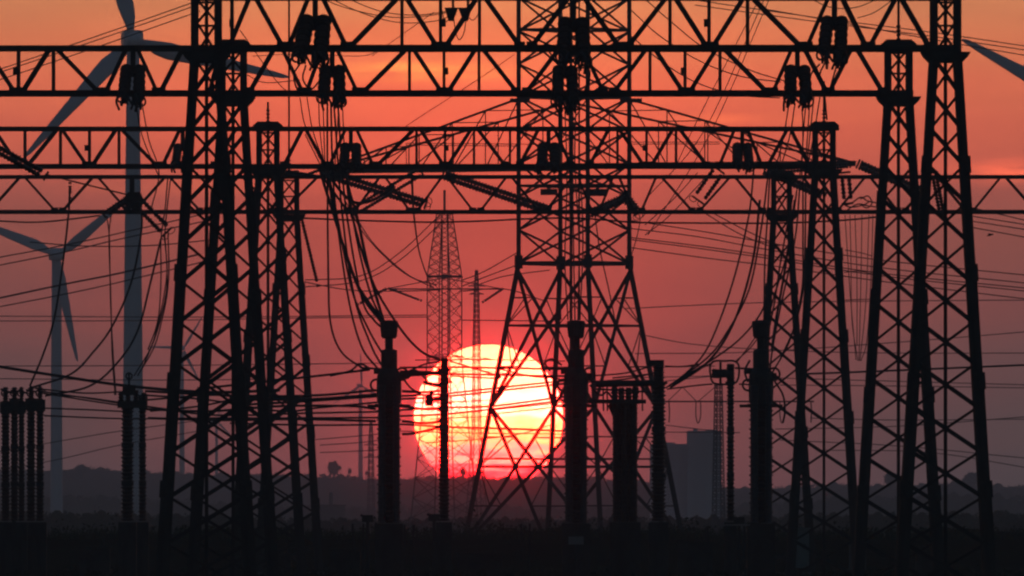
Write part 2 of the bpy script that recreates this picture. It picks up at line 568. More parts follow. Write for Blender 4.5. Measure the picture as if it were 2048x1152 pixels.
def build_scrub():
    """grass bank with scrub behind the yard"""
    v, f = [], []
    xs = [-120 + i * 2.0 for i in range(121)]
    for d, z in ((815, 0.0), (840, 1.3), (860, 1.85), (890, 1.7), (930, 0.0)):
        for x in xs:
            v.append(Vector((x, d, z * (1 + 0.10 * math.sin(x * 0.31) + 0.07 * math.sin(x * 0.83 + 1)) if z else -0.05)))
    n = len(xs)
    for j in range(4):
        for i in range(n - 1):
            f.append((j * n + i, j * n + i + 1, (j + 1) * n + i + 1, (j + 1) * n + i))
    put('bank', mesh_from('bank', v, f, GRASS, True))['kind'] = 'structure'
    v, f = [], []
    for _ in range(420):
        x = random.uniform(-60, 60)
        D_ = random.uniform(846, 872)
        h = random.uniform(0.25, 0.55) + (random.uniform(0.2, 0.7) if random.random() < 0.16 else 0)
        leaf_mass(v, f, Vector((x, D_, 1.75 + h * 0.4)), 0.7, 0.5, h, 26, 0.10)
    for _ in range(9000):                                   # grass blades
        x, D_ = random.uniform(-60, 60), random.uniform(838, 880)
        b = Vector((x, D_, 1.55)); h = random.uniform(0.3, 0.75); s = random.uniform(-0.2, 0.2)
        i = len(v)
        v += [b + Vector((-.025, 0, 0)), b + Vector((.025, 0, 0)), b + Vector((s, random.uniform(-.1, .1), h))]
        f.append((i, i + 1, i + 2))
    o = put('scrub', mesh_from('scrub', v, f, LEAF))
    tag(o, 'dark low scrub and grass on the bank behind the yard', None, None, 'stuff')
build_scrub()

def build_tree(x, y, w, h, D, label, grp=None):
    base = P(x, y, D)
    top_h = S(h, D); r = S(w, D) / 2
    base.z -= S(10, D)
    t = thing('tree', base, label, 'tree', grp)
    v, f = tube_geo([base, base + Vector((0.1 * r, 0, top_h * .5)), base + Vector((0, 0, top_h * 0.9))], r * 0.12, 6)
    put('trunk', mesh_from('trunk', v, f, BARK), t)
    v, f = [], []
    zc = base.z + S(10, D) + top_h * 0.30
    leaf_mass(v, f, Vector((base.x, base.y, zc)), r * .8, r * .8, top_h * .5, 900, r * 0.11)
    for k in range(14):
        a = random.uniform(0, math.pi); q = random.uniform(0.3, .72)
        leaf_mass(v, f, Vector((base.x + math.cos(a) * r * q, base.y + random.uniform(-.4, .4) * r, zc - 0.1 * top_h + math.sin(a) * top_h * .62 * q)), r * random.uniform(.2, .36), r * .4, top_h * random.uniform(.12, .22), 130, r * 0.09)
    put('crown', mesh_from('crown', v, f, LEAF), t)
build_tree(668, 948, 36, 34, 6500, 'broad rounded tree on the ridge between lattice tower and turbine', 'single trees on the ridge')
build_tree(699, 948, 10, 16, 6500, 'narrow little tree just beside the broad rounded tree on the ridge', 'single trees on the ridge')
build_tree(733, 950, 8, 12, 6500, 'tiny bush at the foot of the hazy turbine', 'single trees on the ridge')
build_tree(162, 944, 34, 20, 6500, 'wide low tree clump on the ridge between the two near turbines', 'single trees on the ridge')
build_tree(926, 952, 16, 26, 6500, 'small pointed tree in front of the lower edge of the sun', 'single trees on the ridge')
build_tree(1782, 968, 40, 34, 6500, 'large dim tree on the ridge between the two rear legs at the far side', 'single trees on the ridge')
build_tree(1945, 968, 50, 30, 6500, 'wide dim tree on the ridge by the outermost tower leg', 'single trees on the ridge')

# ------------------------------------------------------------------ wind turbines
def build_turbine(x, y, L, D, angles, wtop, wbot, label, yaw=0.0, blade_w=26.0):
    hub = P(x, y, D)
    k = S(1.0, D)
    t = thing('wind_turbine', Vector((hub.x, D, 0)), label, 'wind turbine', 'wind turbines')
    H = hub.z
    prof = []
    for i in range(9):
        z = (H - k * 6) * i / 8
        yy = ROW0 - (z - EYE) / k
        r = (wbot + (wtop - wbot) * i / 8) * k / 2
        prof.append((r, z))
    tw = lathe_mesh('tower', prof, WHITE, 28)
    for p in tw.polygons:
        p.use_smooth = True
    put('tower', tw, t, Matrix.Translation((hub.x, D, 0)))
    R = Matrix.Rotation(yaw, 4, 'Z')
    s = L / 310.0 * k                     # one pixel of the big turbine
    # nacelle: rounded box behind the rotor
    bm = bmesh.new()
    bmesh.ops.create_cube(bm, size=1.0)
    bmesh.ops.scale(bm, vec=(38 * s, 95 * s, 34 * s), verts=bm.verts)
    bmesh.ops.bevel(bm, geom=bm.edges[:], offset=8 * s, segments=3, profile=0.6, affect='EDGES')
    me = bpy.data.meshes.new('nacelle'); bm.to_mesh(me); bm.free(); me.materials.append(WHITE)
    put('nacelle', me, t, Matrix.Translation(hub) @ R @ Matrix.Translation((0, 22 * s, 4 * s)))
    pr = [(0.2 * s, -30 * s), (8 * s, -27 * s), (14 * s, -18 * s), (17 * s, -6 * s), (17 * s, 8 * s)]
    hb = lathe_mesh('hub', pr, WHITE, 20)
    put('hub', hb, t, Matrix.Translation(hub) @ R @ Matrix.Translation((0, -28 * s, 0)) @ Matrix.Rotation(-math.pi / 2, 4, 'X'))
    # blade: root cylinder to wide shoulder to slim tip, along +X
    v, f = [], []
    st = [(6, 5.5, 11, 0), (22, 5.5, 11, 0), (45, 12, 8, .5), (70, 14.5, 6, .42), (110, 12.5, 4.5, .28), (160, 10, 3.4, .16), (215, 7.6, 2.4, .08), (270, 5.2, 1.5, .03), (300, 3.4, .9, 0), (310, 1.2, .4, 0)]
    M_ = 12
    for (d, c, th, tw_) in st:
        for q in range(M_):
            a = 2 * math.pi * q / M_
            cz = math.cos(a) * c * blade_w / 26.0 - (c * 0.35 if d > 30 else 0)
            cy = math.sin(a) * th / 2
            v.append(Vector((d * s, (cy * math.cos(tw_) - cz * math.sin(tw_)) * s, (cy * math.sin(tw_) + cz * math.cos(tw_)) * s)))
    for i in range(len(st) - 1):
        for q in range(M_):
            f.append((i * M_ + q, i * M_ + (q + 1) % M_, (i + 1) * M_ + (q + 1) % M_, (i + 1) * M_ + q))
    f.append(tuple(range(M_ - 1, -1, -1))); f.append(tuple(range(len(v) - M_, len(v))))
    bl = mesh_from('blade', v, f, WHITE, True)
    for a in angles:
        put('blade', bl, t, Matrix.Translation(hub) @ R @ Matrix.Translation((0, -28 * s, 0)) @ Matrix.Rotation(-math.radians(a), 4, 'Y'))
build_turbine(266, 82, 318, 3000, (107, 227, 347), 25, 47, 'tall wind turbine whose rotor hub is at the top behind the upper gantry beam', 0.10, 33)
build_turbine(113, 511, 216, 4400, (158, 40, 281), 19, 26, 'second wind turbine, with its hub halfway up beside the taller one', 0.1, 31)
build_turbine(2200, 240, 320, 3050, (150, 30, 270), 25, 47, 'turbine of which only one blade pokes in beside the outermost lattice tower', 0.0, 36)
build_turbine(364, 697, 76, 8000, (178, 58, 298), 7, 13, 'small hazy wind turbine seen through the nearest lattice tower', 0.3)
build_turbine(721, 772, 66, 8100, (92, 212, 332), 7, 11, 'small hazy wind turbine beside the tall porcelain column', 0.3)
build_turbine(433, 842, 44, 8200, (75, 195, 315), 5, 8, 'faintest little wind turbine between the legs of the lattice towers', 0.2)

# ------------------------------------------------------------------ industrial buildings far away
def build_plant():
    D = 4300
    b = P(1378, 1062, D)
    t = thing('industrial_tower', Vector((b.x, D, 0)), 'pale grey windowless industrial tower block with a stepped roof', 'building')
    def blk(name, x0, x1, ytop, dd, dep, mat=CONC):
        a, c = P(x0, ytop, D), P(x1, ytop, D)
        return box(name, Vector(((a.x + c.x) / 2, D + dd, 0)), c.x - a.x, dep, a.z, t, mat)
    blk('low_block', 1300, 1376, 888, 0, 14)
    blk('high_block', 1374, 1442, 862, -1.5, 18)
    for i, (x0, x1, yt, h) in enumerate(((1386, 1396, 862, 5), (1412, 1436, 862, 3), (1330, 1350, 888, 3))):
        a, c = P(x0, yt, D), P(x1, yt, D)
        box('roof_housing', Vector(((a.x + c.x) / 2, D, a.z)), c.x - a.x, 4, S(h, D), t, CONC)
    for x in (1318, 1338, 1358):
        a = P(x, 888, D)
        box('pilaster', Vector((a.x, D - 7.15, 0)), 0.35, 0.5, a.z - 0.3, t, CONC)
    for x in (1390, 1408, 1426):
        a = P(x, 862, D)
        box('pilaster', Vector((a.x, D - 10.7, 0)), 0.35, 0.5, a.z - 0.3, t, CONC)
    D2 = 3300
    a, c = P(630, 1012, D2), P(690, 1012, D2)
    t2 = thing('factory_hall', Vector(((a.x + c.x) / 2, D2, 0)), 'low dim factory hall with a stub chimney in front of the ridge', 'building')
    box('hall', Vector(((a.x + c.x) / 2, D2, 0)), c.x - a.x, 8, a.z, t2, CONCD)
    bar('chimney', P(662, 1012, D2), P(662, 985, D2), S(7, D2), t2, 'round', CONCD)
    box('roof', Vector(((a.x + c.x) / 2, D2, a.z)), c.x - a.x + .5, 8.5, 0.25, t2, STEEL)
build_plant()

# ------------------------------------------------------------------ substation gantries
ROWS = {'front': dict(D=500.0, lo=97, hi=-5), 'second': dict(D=552.0, lo=187, hi=97), 'third': dict(D=662.0, lo=333, hi=258), 'fourth': dict(D=747.0, lo=424, hi=354)}
DEPTH = 1.1           # depth of beams and column heads, metres
def build_tower(row, cx, flip, label, mast=0.0, ladder=True, wide=1.0):
    D = ROWS[row]['D']
    k = D / 500.0
    lo, hi = ROWS[row]['lo'], ROWS[row]['hi']
    c = P(cx, 1062, D)
    t = thing('lattice_tower', Vector((c.x, D, 0)), label, 'lattice tower', 'lattice towers of the gantries')
    zl, zh = P(0, lo + 14 / k, D).z, P(0, hi, D).z + 0.05
    hw0, hw1 = 0.44, 1.42 * wide               # half widths at head and at ground
    LW, LWB = 0.25, 0.37
    def hw(z):
        return hw0 if z >= zl else hw0 + (hw1 - hw0) * (zl - z) / zl
    # four legs, each a head length and five spliced lengths stepping out below
    cuts = [zl * (1 - i / 5.0) for i in range(6)]
    for sx in (-1, 1):
        for yy in (-DEPTH / 2, DEPTH / 2):
            def pt(z):
                dy = yy * (1 + 0.6 * max(0, (zl - z) / zl))
                return Vector((c.x + sx * (hw(z) - 0.08), D + dy, z))
            bar('leg', pt(zl), pt(zh), LW * 0.9, t)
            for i in range(5):
                w = LW + (LWB - LW) * (i + 1) / 5
                o_ = Vector((sx * 0.012 * i, 0, 0))
                lg = bar('leg', pt(cuts[i + 1]) + o_, pt(cuts[i]) + o_, w, t)
                if 0 < i and yy < 0:
                    z = cuts[i]
                    e_ = o_ + Vector((sx * 0.03, -0.02, 0))
                    bar('splice_plate', pt(z - 0.30) + e_, pt(z + 0.22) + e_, w + 0.02, lg, 'box')
    # lacing
    zs = [zl - 0.12]
    h = 1.06
    while zs[-1] - h > 0.25:
        zs.append(zs[-1] - h); h *= 1.028
    zs.append(0.15)
    for i in range(len(zs) - 1):
        a, b = zs[i], zs[i + 1]
        s = -1 if not flip else 1
        for yy, s_, w in ((-DEPTH / 2, s, 0.135), (DEPTH / 2, -s, 0.085)):
            def q(z, side):
                return Vector((c.x + side * (hw(z) - 0.10), D + yy * (1 + 0.6 * max(0, (zl - z) / zl)), z))
            bar('brace', q(a, s_), q(b, -s_), w, t)
        for side in (-1, 1):
            y0 = (-1 if i % 2 else 1) * DEPTH / 2
            za, zb_ = a, b
            p0 = Vector((c.x + side * (hw(za) - 0.06), D + y0 * (1 + 0.6 * (zl - za) / zl), za))
            p1 = Vector((c.x + side * (hw(zb_) - 0.06), D - y0 * (1 + 0.6 * (zl - zb_) / zl), zb_))
            bar('side_brace', p0, p1, 0.08, t)
    # head: X lacing between the two chords of the beam
    zz = [zh - 0.1, (zh + zl) / 2 + 0.1, zl + 0.1]
    for i in range(2):
        for yy, s_ in ((-DEPTH / 2, 1), (DEPTH / 2, -1)):
            bar('head_brace', Vector((c.x - s_ * 0.30, D + yy, zz[i])), Vector((c.x + s_ * 0.30, D + yy, zz[i + 1])), 0.08, t)
        bar('rung', Vector((c.x - 0.34, D - DEPTH / 2, zz[i] - 0.12)), Vector((c.x + 0.34, D - DEPTH / 2, zz[i] - 0.12)), 0.07, t)
    # bracket collar under the beam and bonnet over it: bevelled plates
    def plate(name, z0, z1, w0, w1, dep, w2=None):
        w2 = w2 or w1
        v = []
        for z, w in ((z0, w0), (z0 + (z1 - z0) * .55, w1), (z1, w2)):
            v += [(-w, -dep, z), (w, -dep, z), (w, dep, z), (-w, dep, z)]
        f = [(3, 2, 1, 0), (8, 9, 10, 11)]
        for j in (0, 4):
            f += [(j + i, j + (i + 1) % 4, j + 4 + (i + 1) % 4, j + 4 + i) for i in range(4)]
        put(name, mesh_from(name, v, f, STEEL), t, Matrix.Translation((c.x, D, 0)))
    plate('collar', zl - 0.22, zl + 0.10, 0.50, 0.68, DEPTH / 2 + 0.14, 0.76)
    plate('bonnet', zh - 0.10, zh + 0.24, 0.60, 0.60, DEPTH / 2 + 0.16, 0.42)
    if ladder:
        bar('ladder_rail', Vector((c.x, D + 0.1, 0.1)), Vector((c.x, D + 0.1, zh)), 0.11, t, 'box')
    if mast:
        m = insulator('mast_foot', Vector((c.x, D, zh + 0.2)), Vector((c.x, D, zh + 0.2 + min(0.6, mast))), 0.09, 0.15, t, STEEL, 0.4)
        bar('lightning_mast', Vector((c.x, D, zh + 0.2)), Vector((c.x, D, zh + 0.3 + mast)), 0.09, t, 'round')
    bmx = box('footing', Vector((c.x, D, -0.3)), 2 * hw1 + 0.7, DEPTH * 1.6 + 0.9, 0.42, t, CONCD)
    return t
build_tower('front', 413, True, 'nearest lattice tower on the side of the turbines, its head out of frame')
build_tower('front', 1891, False, 'outermost lattice tower at the blade tip, its head out of frame')
build_tower('second', 466, True, 'lattice tower just behind the nearest one, bonnet level with the upper beams', 0.0)
build_tower('second', 1797, False, 'lattice tower with a bonnet and mast just inside the outermost tower', 2.4)
build_tower('third', 536, True, 'lattice tower under a hat-like bonnet with a wavy insulator on top', 0.75)
build_tower('third', 1648, False, 'lattice tower with a bonnet and a short mast below the big insulator block', 1.6)
build_tower('fourth', 578, True, 'slim rearmost lattice tower carrying a very tall thin mast', 8.2, False)
build_tower('fourth', 1563, False, 'slim rearmost lattice tower behind the porcelain column with a flat head', 0.0, False)

def build_beam(row, x0, x1, diags, verts, stems, boxes, label):
    D = ROWS[row]['D']; lo, hi = ROWS[row]['lo'], ROWS[row]['hi']
    k = D / 500.0
    t = thing('gantry_beam', P((max(x0, 0) + min(x1, 2048)) / 2, lo, D), label, 'gantry beam', 'steel gantry beams')
    cw = 0.20 if row in ('front', 'second') else 0.19
    if row == 'fourth':
        cw = 0.18
    for yy in (-DEPTH / 2, DEPTH / 2):
        off = Vector((0, yy, 0))
        ch = bar('chord', P(x0, lo, D) + off, P(x1, lo, D) + off, cw, t)
        if yy < 0:
            front = ch
        bar('chord', P(x0, hi, D) + off, P(x1, hi, D) + off, cw * 0.92, t)
        for (xa, xb) in diags:
            w = 0.13 if abs(xb - xa) < 45 / k else 0.15
            if row == 'fourth':
                w = 0.11
            a, b = P(xa, hi + 4 / k, D) + off, P(xb, lo - 4 / k, D) + off
            if yy > 0:
                w *= 0.8
            bar('brace', a, b, w, t)
        for x in verts:
            bar('post', P(x, hi + 4 / k, D) + off, P(x, lo - 4 / k, D) + off, 0.10, t)
    nodes = sorted(set([xb for _, xb in diags]))
    for i, x in enumerate(nodes):                 # cross ties between the two faces, gusset plates on the front
        p = P(x, lo, D)
        bar('cross_tie', p + Vector((0, -DEPTH / 2, 0)), p + Vector((0, DEPTH / 2, 0)), 0.08, t)
        g = P(x, lo - 5 / k, D) + Vector((0, -DEPTH / 2 - 0.02 - cw / 2, -0.12))
        box('gusset_plate', g, 0.34, 0.02, 0.24, front)
    for x in verts:
        p = P(x, hi, D)
        bar('cross_tie', p + Vector((0, -DEPTH / 2, 0)), p + Vector((0, DEPTH / 2, 0)), 0.08, t)
    for x, dx in boxes:
        y = (lo + hi) / 2 + 1
        box('junction_box', P(x + dx / k, y + 8 / k, D) + Vector((0, -DEPTH / 2 - 0.12, 0)), 0.15, 0.14, 0.24, t)
    return t
dA = [(498, 459), (513, 565), (616, 578), (647, 692), (793, 702), (814, 873), (952, 892), (972, 1039), (1135, 1064), (1170, 1237), (1330, 1257), (1352, 1412),
      (1485, 1426), (1507, 1600), (1655, 1614), (1685, 1731), (1790, 1739), (1803, 1857)]
build_beam('front', 385, 1918, dA, [464, 804, 881, 959, 1340, 1418, 1495], [], [(881, 6), (1418, -6), (468, -4)], 'topmost gantry beam, cut off by the upper edge of the picture')
dB = [(-25, 29), (98, 46), (116, 196), (251, 212), (277, 314), (364, 322), (440, 420), (547, 500), (566, 605), (643, 614), (675, 714), (811, 728), (828, 882),
      (950, 897), (967, 1032), (1116, 1054), (1167, 1206), (1291, 1229), (1311, 1365), (1431, 1380), (1450, 1532), (1582, 1546), (1610, 1652), (1701, 1659), (1715, 1764)]
build_beam('second', -120, 1826, dB, [37, 107, 819, 888, 958, 1300, 1370, 1440], [], [(37, -6), (888, 5), (1370, -5)], 'gantry beam second from the top, running out past the tall turbine')
dC = [(-10, 37), (113, 57), (126, 173), (231, 186), (245, 312), (359, 326), (470, 430), (604, 569), (613, 650), (690, 660), (714, 746), (826, 756), (842, 886),
      (941, 897), (957, 1009), (1076, 1040), (1110, 1141), (1216, 1180), (1240, 1286), (1344, 1304), (1361, 1412), (1468, 1439), (1495, 1523), (1573, 1536), (1582, 1618)]
build_beam('third', -120, 1672, dC, [50, 121, 179, 238, 833, 890, 948, 1020, 1235, 1293, 1352], [], [(179, -7), (890, 5), (1293, -6)], 'gantry beam third from the top, crossing the tall turbine tower')
tops = [45, 191, 335, 480, 640, 765, 889, 1018, 1150, 1232, 1318, 1465, 1600, 1735, 1870, 2006, 2150]
dD = []
prev = -90
for i, tt in enumerate(tops):
    if i:
        m = (tops[i - 1] + tt) / 2
        dD += [(tops[i - 1] + 7, m - 8), (tt - 7, m + 8)]
dD = [(38, -20)] + dD
build_beam('fourth', -120, 2170, dD, [], [], [], 'lowest and farthest gantry beam, reaching across the whole picture')

# ------------------------------------------------------------------ strain insulator sets hanging at the beams
def build_set(row, x, y0, y1, w, label, stem=True, lean=0.0):
    """twin strings pulling towards the viewer: seen almost end on, their discs overlap into a ribbed block"""
    D = ROWS[row]['D']
    hi = ROWS[row]['hi']
    a = P(x, y0, D)
    t = thing('strain_insulator', a, label, 'insulator', 'twin insulator sets at the gantry beams')
    W = S(w, D) * 1.10
    r = W * 0.245
    yb = -DEPTH / 2 - 0.15
    drop = S(y1 - y0, D)
    if stem:
        bar('hanger', P(x, hi - 3, D) + Vector((0, yb, 0)), a + Vector((0, yb, 0)), 0.17, t, 'box')
    yk = box('yoke_plate', a + Vector((0, yb, -0.12)), W * 0.86, 0.22, 0.14, t)
    box('stiffener', a + Vector((0, yb - 0.2, -drop * 0.30)), W * 0.62, 0.10, drop * 0.26, yk)
    run = 2.4 + 0.3 * math.sin(x)
    for s in (-1, 1):
        cx = a.x + s * (W / 2 - r) * 0.96
        p0 = Vector((cx, D + yb - 0.1, a.z - 0.10))
        p1 = Vector((cx + s * r * 0.18 + lean * S(8, D), D + yb - run, a.z - drop * (0.88 + 0.05 * s)))
        st = insulator('insulator_string', p0, p1, r, 0.24, t, PORC, 0.45, 14)
        ring('grading_ring', p1 + Vector((s * r * .35, -0.05, -r * .30)), r * 0.78, 0.035, st, Vector((s * .6, 0.9, 0.3)))
        ring('grading_ring', p1 + Vector((-s * r * .2, -0.15, -r * .75)), r * 0.5, 0.03, st, Vector((-s * .4, 0.9, -0.2)))
        for q in (-.5, .1, .6):
            tube('jumper_loop', [p1 + Vector((q * r, -0.1, 0)), p1 + Vector((q * r - s * r * .3, -0.35, -drop * .12)), p1 + Vector((q * r * 1.4 - s * r * .5, -0.3, -drop * random.uniform(0.2, 0.3)))], 0.04, st, WIRE)
    e = Vector((a.x + lean * S(8, D), D + yb - run - 0.12, a.z - drop * 0.80))
    for q in range(4):                       # trailing jumpers leave sideways
        g_ = random.choice((-1, 1)) * random.uniform(.2, .7)
        tube('trailing_jumper', [e + Vector((g_ * W * .5, -.1, 0)), e + Vector((g_ * W * .8, -.3, -drop * .18)), e + Vector((g_ * W * random.uniform(.3, .9), -.2, -drop * random.uniform(.3, .5)))], 0.045, t, WIRE)
    ey = box('end_yoke', e + Vector((0, 0, -0.10)), W * 0.8, 0.10, 0.13, t)
    for q in (-.5, 0.15, .6):
        bar('clamp', e + Vector((q * W * 0.5, -0.05, -0.06)), e + Vector((q * W * 0.45, -0.1, -drop * 0.24)), 0.09, ey, 'box')
    return t
build_set('front', 631, 36, 128, 62, 'big twin insulator block at the top, nearest the lattice towers with hat bonnets', True, -1.0)
build_set('front', 1147, 40, 128, 60, 'big twin insulator block at the top, in front of the wide pylon')
build_set('front', 1668, 36, 126, 52, 'big twin insulator block at the top, beside the tower with bonnet and mast', True, -1.0)
build_set('second', 267, 133, 208, 48, 'twin insulator block in front of the tall turbine tower')
build_set('second', 665, 134, 208, 50, 'twin insulator block half under the topmost one near the hat bonnet tower')
build_set('second', 1130, 134, 216, 48, 'twin insulator block of the second beam in front of the wide pylon')
build_set('second', 1594, 134, 208, 50, 'twin insulator block of the second beam above the slim rearmost tower')
build_set('third', 366, 290, 336, 34, 'small twin insulator block touching the nearest lattice tower')
build_set('third', 702, 289, 338, 40, 'small twin insulator block where the long pylon arm starts')
build_set('third', 1097, 289, 338, 42, 'small twin insulator block of the third beam in front of the wide pylon')
build_set('third', 1484, 289, 338, 38, 'small twin insulator block of the third beam over the slanting strings')

def build_string(pts, D, r_px, label, twin=0.0, pitch=0.16, name='insulator_string', rings=True, dD=0.0, group='slanting insulator strings', mat=None):
    """slanting string(s) between two photograph points at distance D (dD: how much nearer the lower end is)"""
    (xa, ya), (xb, yb) = pts
    p0, p1 = P(xa, ya, D), P(xb, yb, D - dD)
    t = thing('slanting_insulator', p0, label, 'insulator', group)
    d = (p1 - p0).normalized()
    nrm = Vector((-d.z, 0, d.x)).normalized()
    if nrm.z < 0:
        nrm = -nrm
    r = S(r_px, D)
    offs = [-twin / 2, twin / 2] if twin else [0.0]
    for o_ in offs:
        q = nrm * S(o_, D) + Vector((0, 0.25 * (1 if o_ > 0 else -1) if twin else 0, 0))
        insulator('insulator_string', p0 + q + d * 0.12, p1 + q - d * 0.2, r, pitch, t, mat or PORC, 0.62, 10)
    for p in (p0, p1):
        bar('yoke', p - nrm * S(twin / 2 + r_px * .8, D), p + nrm * S(twin / 2 + r_px * .8, D), S(4, D), t, 'box')
    if rings:
        for o_ in offs:
            ring('grading_ring', p1 + nrm * S(o_, D) + d * S(4, D), S(r_px + 2.5, D), S(0.8, D), t, (d + Vector((0, -0.9, 0))).normalized())
    return t

# ------------------------------------------------------------------ the wide pylon behind the yard
def build_pylon():
    D = 1100.0
    cx = 1148.0
    base = P(cx, 1062, D); base.z = 0
    t = thing('wide_pylon', base, 'massive four-legged lattice pylon with wide arms standing half in front of the sun', 'pylon')
    k = S(1.0, D)
    th = math.radians(13.7)
    def zrow(y):
        return P(cx, y, D).z
    yK = 527.0
    def Rrow(y):
        return 114.0 if y <= yK else 114.0 + (218.0 - 114.0) * (y - yK) / (1050.0 - yK)
    def corner(i, y):
        a = math.pi + th + i * math.pi / 2      # 0: outermost towards the turbines
        R = Rrow(y) * k
        return Vector((base.x + R * math.cos(a), D + R * math.sin(a), zrow(y)))
    y_base = ROW0 + EYE / k
    YT = -70
    for i in range(4):
        w = 0.30
        bar('leg', corner(i, yK), corner(i, YT), w, t)
        bar('leg', corner(i, y_base), corner(i, yK), w * 1.12, t)
        gp = corner(i, yK)
        box('gusset_plate', gp + Vector((0, -0.1, -0.35)), 0.55, 0.35, 0.9, t)
    # upper body: flat crosses on the four faces
    ys = [YT + i * 66.3 for i in range(10)]
    for i in range(4):
        j = (i + 1) % 4
        for a, b in zip(ys, ys[1:]):
            bar('brace', corner(i, a), corner(j, b), 0.15, t)
            bar('brace', corner(j, a), corner(i, b), 0.15, t)
        for y in (yK, 372, 195, 60):
            bar('ring_beam', corner(i, y), corner(j, y), 0.26 if y == yK else 0.17, t)
    # lower body: two tall crossed panels with a belt through each crossing
    for i in range(4):
        j = (i + 1) % 4
        for (a, b) in ((540, 815), (815, 1090)):
            bar('brace', corner(i, a), corner(j, b), 0.24, t)
            bar('brace', corner(j, a), corner(i, b), 0.24, t)
            m = a + (b - a) * Rrow(a) / (Rrow(a) + Rrow(b))
            bar('belt', corner(i, m), corner(j, m), 0.15, t)
            # light redundants
            q1, q2 = (a + m) / 2, (m + b) / 2
            mid = (corner(i, m) + corner(j, m)) / 2
            for c_, d_ in ((i, j), (j, i)):
                e = corner(c_, a).lerp(mid, 0.5)
                bar('redundant', corner(c_, q1), e, 0.09, t)
                e2 = corner(c_, b).lerp(mid, 0.5)
                bar('redundant', corner(c_, q2), e2, 0.09, t)
                bar('redundant', corner(c_, m), e, 0.08, t)
                bar('redundant', corner(c_, m), e2, 0.08, t)
        bar('belt', corner(i, 918 - 0), corner(j, 918), 0.10, t)
    # ladder rail and pipe up the middle
    bar('climbing_pipe', Vector((base.x - 0.2, D, zrow(y_base))), Vector((base.x - 0.2, D, zrow(YT))), 0.2, t, 'round')
    bar('climbing_pipe', Vector((base.x + 0.35, D, zrow(640))), Vector((base.x + 0.35, D, zrow(YT))), 0.12, t, 'round')
    # arms: two lower chords, two upper chords meeting at the tip
    def arm(tip, rootA, rootB, yl, yu, n):
        arm_t = put('arm_chord', unit('angle', STEEL), t, frame(corner(rootA, yl), tip, .38, .30))
        bar('arm_chord', corner(rootB, yl), tip, 0.38, t)
        ua, ub = corner(rootA, yu), corner(rootB, yu)
        bar('arm_chord', ua, tip, 0.16, t)
        bar('arm_chord', ub, tip, 0.16, t)
        for i in range(1, n):
            f0, f1 = i / n, (i - .55) / n
            for u, l in ((ua, corner(rootA, yl)), (ub, corner(rootB, yl))):
                bar('arm_brace', u.lerp(tip, f0), l.lerp(tip, f0), 0.08, t)
                bar('arm_brace', u.lerp(tip, (i - 1) / n), l.lerp(tip, f0), 0.09, t)
            bar('arm_tie', ua.lerp(tip, f0), ub.lerp(tip, f0), 0.07, t)
            bar('arm_tie', corner(rootA, yl).lerp(tip, f0), corner(rootB, yl).lerp(tip, f0), 0.09, t)
    arm(P(640, 342, D + 2), 0, 1, 338, 198, 6)
    arm(P(1712, 327, D - 2), 2, 3, 330, 198, 6)
    # bracket plates by the arms
    for x, y, w, h in ((1098, 378, 34, 12), (1192, 378, 44, 14), (1040, 197, 40, 8), (1262, 197, 44, 8)):
        box('bracket', P(x, y + h, D - 2.5), w * k, 0.8, h * k, t)
    return t
build_pylon()
build_string([(648, 346), (852, 408)], 1080, 6.8, 'long heavy insulator string sloping down from the pylon arm tip', 10, 0.22, rings=True)
build_string([(886, 349), (1100, 421)], 1080, 6.8, 'long heavy insulator string running down into the middle of the pylon', 10, 0.22, rings=False)
build_string([(842, 343), (706, 424)], 1075, 4.4, 'twin insulator strings dropping from the pylon arm towards the lattice towers', 14, 0.2)
build_string([(1182, 426), (1258, 392)], 1070, 7.5, 'short thick insulator string rising from the middle of the pylon', 7, 0.2, rings=False)
build_string([(1246, 388), (1276, 426)], 1070, 9.0, 'stubby insulator string with a ring at the pylon edge', 6, 0.2)
build_string([(1716, 328), (1846, 384)], 1085, 6.8, 'long heavy insulator string behind the tower with the mast', 9, 0.22, rings=False)
build_string([(1530, 340), (1650, 392)], 1085, 6.8, 'heavy insulator string behind the head of the slim tower', 9, 0.22, rings=False)
build_string([(-30, 285), (92, 352)], 560, 6.5, 'heavy insulator string entering at the picture edge above the smaller turbine', 10, 0.13, rings=False)
build_string([(1438, 340), (1396, 400)], 745, 5.0, 'twin slanting insulator strings under the third beam above empty sky', 20, 0.16)
build_string([(1690, 345), (1696, 407)], 745, 5.0, 'twin upright insulator strings between two lattice towers', 14, 0.16, rings=False)
build_string([(272, 400), (334, 464)], 745, 5.4, 'twin slanting insulator strings in front of the tall turbine tower', 17, 0.15)
build_string([(258, 396), (208, 430)], 745, 5.6, 'short insulator string sloping away from the tall turbine', 6, 0.15, rings=False)
build_string([(140, 366), (140, 396)], 745, 4.0, 'short stub insulator over the smaller turbine under the fourth beam', 0, 0.14, rings=False)
build_string([(602, 432), (636, 572)], 745, 4.2, 'dangling insulator string beside the slim tower with the tall mast', 0, 0.14, rings=False)
build_string([(1700, 330), (1530, 344)], 1085, 4.0, 'flat insulator string lying along the third beam', 6, 0.2, rings=False)
build_string([(1884, 430), (1868, 345)], 747, 5.0, 'insulator string hidden inside the outermost lattice tower', 8, 0.15, rings=False)
